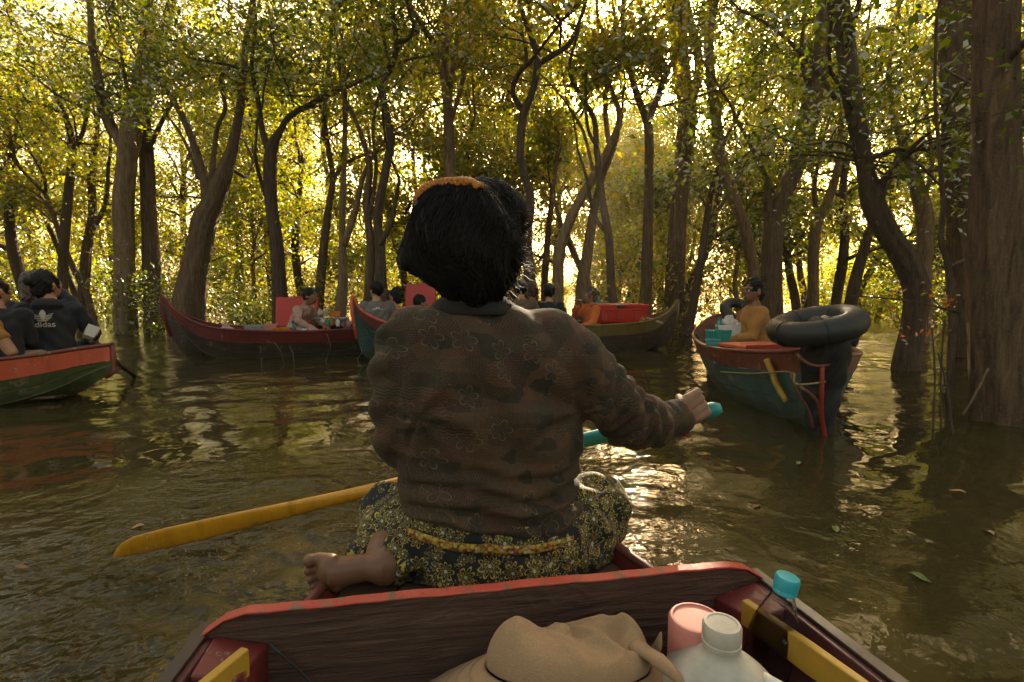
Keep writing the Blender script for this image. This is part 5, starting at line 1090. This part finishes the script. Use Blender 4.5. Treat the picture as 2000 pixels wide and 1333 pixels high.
# foot lying on its side, sole towards the camera
H0 = L(752, 1108, .955); Bp = L(645, 1118, .935); fd = (Bp - H0).normalized()
b.ell(H0, (.034, .030, .036)); b.tube([H0, H0.lerp(Bp, .35) + Vector((0, .004, .001)), H0.lerp(Bp, .7), Bp], [.033, .027, .029, .030], 14, sq=(1, .95)); b.ell(Bp + Vector((0, 0, .006)), (.024, .024, .030)); b.ell(Bp + Vector((.012, 0, -.012)), (.024, .022, .026)); b.tube([L(748, 1090, .98), H0.lerp(Bp, .3) + Vector((0, .012, .012))], [.030, .024], 12)
for i, (zz, r, ln) in enumerate(((.025, .0130, .038), (.004, .0092, .042), (-.0125, .0086, .038), (-.0275, .0082, .032), (-.041, .0080, .024))):
    p0 = Bp + Vector((.004, 0, zz)); q1 = p0 + Vector((-ln * .75, .004, .002 - zz * .1)); q2 = p0 + Vector((-ln - .003, -.004, .001)); b.tube([p0, q1, q2], [r * .92, r * .95, r * .8], 10); b.ell(q2, r * .95)
link('body', remeshed(b, 'body', .0032, 1), M['skin_r'], ROWER)
for i, zz in enumerate((.027, .009, -.006)): pass
# sarong
b = MB(); b.rings([ellring(798, 1126, 985, 1.06, .104), ellring(782, 1142, 1010, 1.06, .118), ellring(768, 1158, 1050, 1.06, .132), ellring(764, 1162, 1080, 1.06, .138), ellring(770, 1152, 1112, 1.06, .130)])
for A in (LEG_L, LEG_R): b.tube([L(*r[:3]) for r in A], [r[3] for r in A], 18); b.ell(L(*A[-1][:3]), A[-1][3])
tb(b, [(1160, 996, 1.15, .082), (1060, 1010, 1.26, .07), (960, 1015, 1.28, .055)]); tb(b, [(771, 1012, 1.15, .08), (752, 1056, 1.06, .062), (735, 1072, 1.02, .050)]); tb(b, [(735, 1062, 1.03, .045), (705, 1080, 1.0, .028), (672, 1096, .98, .012)]); tb(b, [(1165, 1020, 1.14, .075), (1160, 1070, 1.08, .05), (1135, 1090, 1.02, .04)]); tb(b, [(800, 1060, 1.05, .08), (790, 1090, .975, .045), (800, 1125, .95, .03)])
def drape(v, n):
    a = np.arctan2(v[:, 1], v[:, 0]); x = v[:, 0]; z = v[:, 2]
    k = .0045 * np.sin(a * 21 + z * 38) * np.clip((np.abs(x) - .12) / .1, .15, 1) + .003 * np.sin(x * 60 + z * 90) + .004 * np.sin(v[:, 1] * 75 + x * 40) * (np.abs(x) > .15)
    v = v + n * k[:, None]; v[:, 2] = np.maximum(v[:, 2], .012); return v
link('sarong', remeshed(b, 'sarong', .006, 4, drape), M['sarong'], ROWER)
b = MB(); rs = []
for zz, g in ((.0, .000), (.004, .004), (.012, .004), (.016, .000)):
    r_ = ellring(782, 1140, 1000, 1.06, .128); rs.append([Vector(((p.x - .0) * (1 + g), p.y * (1 + g * 2), p.z - .026 + zz + .010 * math.cos(2 * math.pi * j / 40) * -1 + .0015 * math.sin(j * 1.3))) for j, p in enumerate(r_)])
b.rings(rs, False); bo = b.build('waistband', M['band'], ROWER); s_ = bo.modifiers.new('thick', 'SOLIDIFY'); s_.thickness = .006; s_.offset = 0
# blouse
b = MB(); b.rings([ellring(x0, x1, y, 1.06, k, None, 48, .92) for y, x0, x1, k in TORSO])
for A in (ARM_L, ARM_R): b.tube([L(*r[:3]) for r in A], [r[3] for r in A], 20)
b.ell(L(806, 668, 1.07), .074); b.ell(L(1072, 668, 1.07), .078); b.ell(L(1236, 824, 1.09), (.058, .058, .056)); b.ell(L(796, 878, 1.1), .055)
zt = lambda y: .85 - (y - 572) / 1000 * 1.06 - WO.z
ca, cb = np.array(L(*ARM_R[2][:3])), np.array(L(*ARM_R[6][:3]))
def creases(v, n):
    x, y, z = v[:, 0], v[:, 1], v[:, 2]; o = np.zeros(len(v)); body = np.clip((.205 - np.abs(x - .0)) / .04, 0, 1)
    low = np.clip((zt(860) - z) / (zt(860) - zt(985)), 0, 1)
    o += body * low * .011 * np.sin(z * 150 + 2.2 * np.sin(x * 10 + 1) + 1.2 * np.sin(x * 23))
    o += body * low * .004 * np.sin(z * 260 + 3 * np.sin(x * 8 + 4))
    for sx, k in ((-.16, 1), (.17, -1)):                               # folds fanning from the armpits
        dx, dz = (x - sx) * k, z - zt(800); rr = np.hypot(dx, dz); a = np.arctan2(dz, dx + 1e-6)
        o += .009 * np.sin(a * 7 + rr * 14) * np.exp(-(rr / .14) ** 2) * np.clip(rr / .06, 0, 1) * (dx > -.03)
    o += .006 * np.sin(z * 34 + x * 26 + 2 * np.sin(x * 17)) * body
    f = ((v - ca) @ (cb - ca)) / ((cb - ca) @ (cb - ca)); arm = np.clip((x - .20) / .03, 0, 1) * np.clip((f + .3) * 3, 0, 1)
    o += arm * (.0055 * np.sin(f * 27 + z * 52 + 2 * np.sin(y * 40)) + .004 * np.sin(f * 61 - z * 70))
    o += np.clip((-.215 - x) / .02, 0, 1) * .006 * np.sin(z * 80 + y * 50)
    return v + n * o[:, None]
link('blouse', remeshed(b, 'blouse', .006, 5, creases), M['batik'], ROWER)
b = MB(); b.rings([ellring(866, 984, 578, 1.065, .062), ellring(852, 996, 587, 1.065, .068), ellring(838, 1012, 600, 1.065, .078), ellring(828, 1026, 612, 1.065, .082)], False); bo = b.build('collar', M['collar'], ROWER); s_ = bo.modifiers.new('thick', 'SOLIDIFY'); s_.thickness = .006
b = MB(); w0 = L(1333, 815, 1.205); ad = (L(1360, 800, 1.23) - L(1302, 822, 1.17)).normalized(); Q = ad.to_track_quat('Z', 'Y').to_matrix(); torus(b, w0, .031, .0022, Q, 30, 8); b.tube([w0 + Q @ Vector((.0, -.031, 0)), w0 + Vector((-.004, -.034, -.03)), w0 + Vector((.002, -.036, -.04))], .0015, 5); b.build('bracelet', M['redcord'], ROWER)
# hair
HR = [(357, 886, 952, .016), (364, 858, 974, .052), (382, 830, 994, .082), (416, 808, 1008, .099), (457, 797, 1012, .105), (495, 795, 1010, .105), (522, 808, 1002, .100), (543, 832, 1000, .092), (562, 860, 990, .080), (580, 874, 982, .068), (594, 884, 974, .05)]
hr = [ellring(x0, x1, y, 1.05, k, k * (.95 if y < 380 else .45), 48) for y, x0, x1, k in HR]
b = MB(); b.rings(hr); b.ell(L(812, 503, 1.05), (.026, .05, .030)); b.ell(L(996, 440, 1.05), (.028, .06, .05))
def lock(v, n):
    a = np.arctan2(v[:, 1] - hc.y, v[:, 0] - hc.x); z = v[:, 2]
    return v + n * (.0022 * np.sin(a * 34 + 5 * np.sin(z * 26)) + .0015 * np.sin(a * 71 + z * 60) + .004 * np.sin(a * 9 + z * 22) + np.clip((v[:, 0] - hc.x) / .1, 0, 1) * .009 * np.sin(z * 62 + a * 7) + .005 * np.sin(z * 41 + a * 5 + 2))[:, None]
hm = remeshed(b, 'hair', .006, 4, lock); link('hair', hm, M['hair'], ROWER)
from mathutils.bvhtree import BVHTree
hb_ = BVHTree.FromPolygons([v.co for v in hm.vertices], [tuple(p.vertices) for p in hm.polygons])
HP = np.array([[tuple(p) for p in r] for r in hr])
def hsurf(f, a):
    """point on the hair: f 0..1 from crown to nape, a = angle"""
    i = min(max(f, 0), .9999) * (len(HP) - 1); i0 = int(i); fi = i - i0; j = (a % (2 * math.pi)) / (2 * math.pi) * 48; j0 = int(j) % 48; fj = j - int(j)
    g = lambda ii, jj: HP[ii][jj % 48]
    return Vector((1 - fi) * ((1 - fj) * g(i0, j0) + fj * g(i0, j0 + 1)) + fi * ((1 - fj) * g(i0 + 1, j0) + fj * g(i0 + 1, j0 + 1)))
b = MB(); rg = random.Random(9); cen = Vector(hc)
for k in range(2600):
    a = rg.uniform(math.pi * .9, math.pi * 2.1); f = rg.uniform(.02, .55); ln = rg.uniform(.2, .55); wv = rg.uniform(.08, .34); ph = rg.uniform(0, 6) ; pts = []
    for i in range(9):
        ff = f + ln * i / 8; aa = a + wv * math.sin(ff * 7 + 1.1 + .6 * math.sin(a * 2)) ; p = hsurf(ff, aa); out = (p - cen); out.z *= .3; out.normalize()
        nr = hb_.find_nearest(p); pts.append(nr[0] + nr[1] * (.0012 + .0026 * math.sin(i / 8 * math.pi) + .0010 * math.sin(ph + i)) + (Vector((0, 0, -.005 * (i - 6))) if i > 6 and ff > .9 else Vector()))
    b.tube(pts, [.0005] + [.0009] * 7 + [.0003], 3, False)
for k in range(620):                                   # wisps blown out at the right and round the outline
    right = k < 380; a = rg.gauss(math.pi * 1.97, .22) if right else rg.uniform(math.pi * .95, math.pi * 2.05); f = rg.gauss(.46, .2) if right else rg.uniform(.05, .9)
    f = min(.95, max(.1, f)); p = hsurf(f, a); o_ = p - cen; o_.normalize(); d = (o_ * .8 + Vector((.5 if right else 0, rg.gauss(0, .3), rg.gauss(-.1, .6)))).normalized(); pts = [p - o_ * .012]; ln = rg.uniform(.015, .055 if right else .025)
    for i in range(6): d = (d + Vector((rg.gauss(0, .2), rg.gauss(0, .2), rg.gauss(-.08, .35)))).normalized(); pts.append(pts[-1] + d * ln / 5)
    b.tube(pts, [.0012, .0012, .0011, .001, .0008, .0006, .0004], 3, False)
for (q0, q1, q2) in (((1005, 448), (1020, 452), (1032, 438)), ((1000, 500), (1014, 500), (1024, 492)), ((803, 398), (796, 408), (790, 416))):
    for k in range(16):
        j = lambda q: L(q[0] + rg.gauss(0, 2.5), q[1] + rg.gauss(0, 2.5), 1.05 + rg.gauss(0, .006)); b.tube(catmull([j(q0), j(q1), j(q2)], 4), .0009, 3, False)
o = b.build('hair_strand', M['hair'], ROWER, fix=False); tag(o, kind='stuff')
# braided hairband: three plaited cords
def on_hair(px, py):
    r = ray(px, py).normalized(); h = hb_.ray_cast(CAMPOS - WO, r)
    if h[0] is not None: return h[0] + (h[0] - hc).normalized() * .004
    q = L(px, py, 1.05); n_ = hb_.find_nearest(q); return n_[0] + (n_[0] - hc).normalized() * .004
path = catmull([on_hair(*q) + Vector((0, k, 0)) for q, k in (((806, 410), .05), ((815, 389), .02), ((834, 371), 0), ((862, 362), 0), ((895, 359), 0), ((920, 362), 0), ((937, 370), 0))], 14); path = [Vector(p) for p in path]
for ph in range(3):
    pts = []
    for i, p in enumerate(path):
        tdir = (path[min(i + 1, len(path) - 1)] - path[max(i - 1, 0)]).normalized(); out = (p - hc).normalized(); sd = tdir.cross(out); q = i * .62 + ph * 2.094
        pts.append(p + sd * (.0060 * math.sin(q)) + out * (.0040 * math.cos(2 * q) + .002))
    b = MB(); b.tube(pts, .0040, 8); b.build('braid_cord', M['braid'], ROWER)

# ------------------------------------------------------------------ the paddle
PT, PE = P(214, 1078, 1.50), P(1408, 797, 1.275)
pd = thing('paddle', 'long paddle with a wet yellow blade and a teal shaft held by the rowing woman', 'paddle', PT.lerp(PE, .5)); po = PT.lerp(PE, .5)
axp = (PE - PT).normalized(); upv = (Vector((.0, -.35, 1)) - axp * Vector((0, -.35, 1)).dot(axp)).normalized(); nv = axp.cross(upv); Lp = (PE - PT).length
def pring(s, hw, ht, off=0): return [PT - po + axp * s + upv * (hw * math.cos(a) + off) + nv * (ht * math.sin(a)) for a in [2 * math.pi * j / 18 for j in range(18)]]
b = MB(); b.rings([pring(s * Lp, hw, ht, off) for s, hw, ht, off in ((0, .003, .003, -.020), (.012, .014, .005, -.014), (.03, .026, .006, -.006), (.06, .034, .007, 0), (.12, .037, .008, 0), (.22, .034, .009, 0), (.32, .027, .011, 0), (.40, .021, .014, 0), (.47, .018, .017, 0), (.53, .018, .018, 0))])
M['pad_y'] = paint('paddle_yellow', (.66, .30, .012), (.30, .16, .04), .54, 14, rough=.28, dark=.82, stretch=(1, 1, 1)); b.build('blade', M['pad_y'], pd)
b = MB(); b.rings([pring(s * Lp, r, r) for s, r in ((.53, .0175), (.6, .0185), (.7, .019), (.985, .0195), (.992, .0190), (1.0, .012))]); b.build('shaft', M['pteal'], pd)
b = MB(); b.rings([[PT - po + axp * (s * Lp) + upv * (.0201 * math.cos(a)) + nv * (.0201 * math.sin(a)) for a in np.linspace(-.9, .25, 6)] + [PT - po + axp * (s * Lp) + upv * (.0196 * math.cos(a)) + nv * (.0196 * math.sin(a)) for a in np.linspace(.25, -.9, 6)] for s in (.972, .984)]); b.build('sticker', M['print'], pd)

# ------------------------------------------------------------------ splash, drifting leaves, twigs
rg = random.Random(31); b = MB()
for k in range(170):
    q = P(rg.gauss(395, 60), rg.uniform(1082, 1130), 1.5); c = Vector((q.x + rg.gauss(0, .06), 1.46 + rg.gauss(0, .10), max(.002, rg.expovariate(22)))); r = rg.uniform(.001, .0032); b.ell(c, (r, r, r * rg.uniform(1, 2.4)), None, 6, 4)
for k in range(26):
    s = rg.uniform(.06, .34); c = PT + axp * (s * Lp) - upv * (.036 + rg.uniform(0, .05)); b.ell(c, (.0013, .0013, .004), None, 6, 4)
def glass():
    t = NT('water_drop'); return t.done(t.bsdf((.9, .88, .8), .05, None, Transmission_Weight=.9, IOR=1.33))
o = b.build('splash', glass(), fix=False); tag(o, kind='stuff')
def leaf_mesh(name, L_, W_):
    b = MB(); n = 7; vs = []
    for i in range(n):
        f = i / (n - 1); w_ = W_ * math.sin(math.pi * (f * .94 + .03)) ** .8 / 2; z = .004 * math.sin(f * 5); vs += [Vector((f * L_ - L_ / 2, -w_, z + .004)), Vector((f * L_ - L_ / 2, 0, z)), Vector((f * L_ - L_ / 2, w_, z + .004))]
    b.add(vs, [(3 * i + k, 3 * i + k + 1, 3 * i + k + 4, 3 * i + k + 3) for i in range(n - 1) for k in (0, 1)]); return b.mesh(name)
lm = [leaf_mesh('floating_leaf', .055, .024), leaf_mesh('floating_leaf', .042, .022)]
FL = [plain('leaf_brown', (.22, .10, .035), .5), plain('leaf_green', (.10, .15, .02), .45), plain('leaf_ochre', (.40, .24, .05), .5)]
kk = 0
for px, py, m, lab in ((1447, 918, 0, 'brown leaf adrift right of the paddle hand'), (1632, 1034, 1, 'green leaf adrift on the dark water'), (1796, 1128, 1, 'green leaf adrift right of the turquoise bottle cap'), (268, 1030, 2, 'ochre leaf adrift behind the yellow blade'), (1120, 645, 2, None), (40, 1110, 0, 'brown leaf adrift near the left edge'), (1478, 990, 0, 'tiny brown leaf adrift in front of the teal boat\'s reflection'), (520, 760, 2, None), (1870, 960, 2, None), (1760, 860, 1, None), (1300, 690, 2, None), (1100, 930, 2, None), (300, 860, 2, None), (980, 720, 0, None), (620, 790, 1, None), (1560, 905, 1, None), (1690, 1000, 2, None), (1930, 1040, 0, None), (1420, 1030, 2, None)):
    q = PZ(px, py, .006); o = bpy.data.objects.new('floating_leaf', lm[kk % 2].copy() if False else lm[kk % 2]); COL.objects.link(o); o.location = q; o.rotation_euler = (rg.gauss(0, .06), rg.gauss(0, .06), rg.uniform(0, 6)); kk += 1
    if not lm[(kk - 1) % 2].materials: lm[(kk - 1) % 2].materials.append(FL[0])
    o.material_slots[0].link = 'OBJECT'; o.material_slots[0].material = FL[m]
    tag(o, lab or ('small ' + ('brown', 'green', 'ochre')[m] + ' leaf adrift on the open water'), 'leaf', 'leaves adrift on the water')
for i, pix in enumerate((((508, 676, 6.3), (509, 690, 6.2), (511, 706, 6.15), (512, 740, 5.2)), ((535, 668, 6.25), (546, 684, 6.2), (556, 703, 6.2)), ((565, 676, 6.3), (572, 690, 6.25), (574, 706, 6.2)), ((638, 652, 6.6), (646, 676, 6.4), (641, 690, 6.3), (634, 714, 6.0)), ((704, 678, 6.0), (706, 690, 5.9), (698, 704, 5.85), (712, 722, 5.8)), ((360, 640, 6.0), (361, 670, 6.0), (358, 714, 6.0)), ((1256, 730, 4.6), (1262, 750, 4.5), (1266, 775, 4.3)))):
    b = MB(); pts = [P(*q) for q in pix]; pts[-1].z = min(pts[-1].z, -.03); b.tube(catmull([tuple(p) for p in pts], 4), .0035, 5)
    m_ = pts[len(pts) // 2]; b.tube([m_, m_ + Vector((.03, 0, .06))], .002, 4); b.tube([m_, m_ + Vector((-.03, 0, .04))], .002, 4)
    tag(b.build('twig', M['wood'] if i < 5 else BARKS['dark']), ('bleached twig forked low, leftmost before the dark red boat', 'bleached twig slanting in front of the dark red hull', 'short bleached twig right of the slanting one', 'tall bleached twig under the vendor\'s hand', 'bleached twig below the raised red and green bow', 'dark upright twig at the raised prow of the dark red boat', 'thin dark twig in the sun glitter')[i], 'twig', 'twigs sticking out of the water')
# bare branch with red leaves reaching across from the giant tree
br = thing('branch', 'thin dark branch with small red leaves reaching left from the giant fused tree', 'branch', P(1862, 608, 3.3)); o0 = P(1862, 608, 3.3); b = MB()
b.tube(catmull([tuple(P(*q) - o0) for q in ((1875, 610, 3.32), (1845, 604, 3.3), (1800, 592, 3.28), (1740, 584, 3.26), (1690, 580, 3.25), (1655, 579, 3.24))], 5), [.007] * 8 + [.006] * 9 + [.005] * 4 + [.004] * 3 + [.003] * 2, 6)
tw = [((1745, 584), (1750, 575), (1758, 568)), ((1800, 592), (1808, 575), (1812, 552)), ((1845, 604), (1850, 594), (1858, 590)), ((1740, 620), (1752, 640), (1762, 662)), ((1808, 600), (1812, 625), (1812, 650)), ((1720, 584), (1735, 600), (1742, 620))]
for q in tw: b.tube([P(a, c, 3.27) - o0 for a, c in q], .0025, 4)
b.build('stem', BARKS['dark'], br)
V, F = leaf_cloud([tuple(P(a, c, 3.27) - o0) for q in tw for a, c in q[1:]], 6, .022, .035, 5); link('foliage', np_mesh('foliage', V, F), LEAFS['red'], br, smooth=False)
for i, pix in enumerate((((1822, 850, 3.1), (1826, 740, 3.15), (1820, 640, 3.2)), ((1840, 840, 3.15), (1838, 720, 3.2), (1846, 620, 3.2)), ((1868, 850, 3.0), (1850, 760, 3.1), (1832, 690, 3.2)), ((1880, 812, 3.02), (1905, 770, 3.0), (1930, 720, 3.0)), ((1808, 672, 3.3), (1835, 655, 3.25), (1858, 645, 3.2)))):
    b = MB(); pts = [P(*q) for q in pix]
    if i < 3: pts[0].z = -.1
    b.tube(catmull([tuple(p) for p in pts], 5), .006, 5); tag(b.build('twig', BARKS['dark' if i < 3 else 'pale']), ('dark upright stick furthest from the giant fused tree', 'dark upright stick nearer the giant fused tree', 'dark leaning stick in front of the upright ones', 'pale stick leaning across the foot of the giant fused tree', 'pale side stick below the red leaved branch')[i], 'twig', 'sticks beside the giant tree')
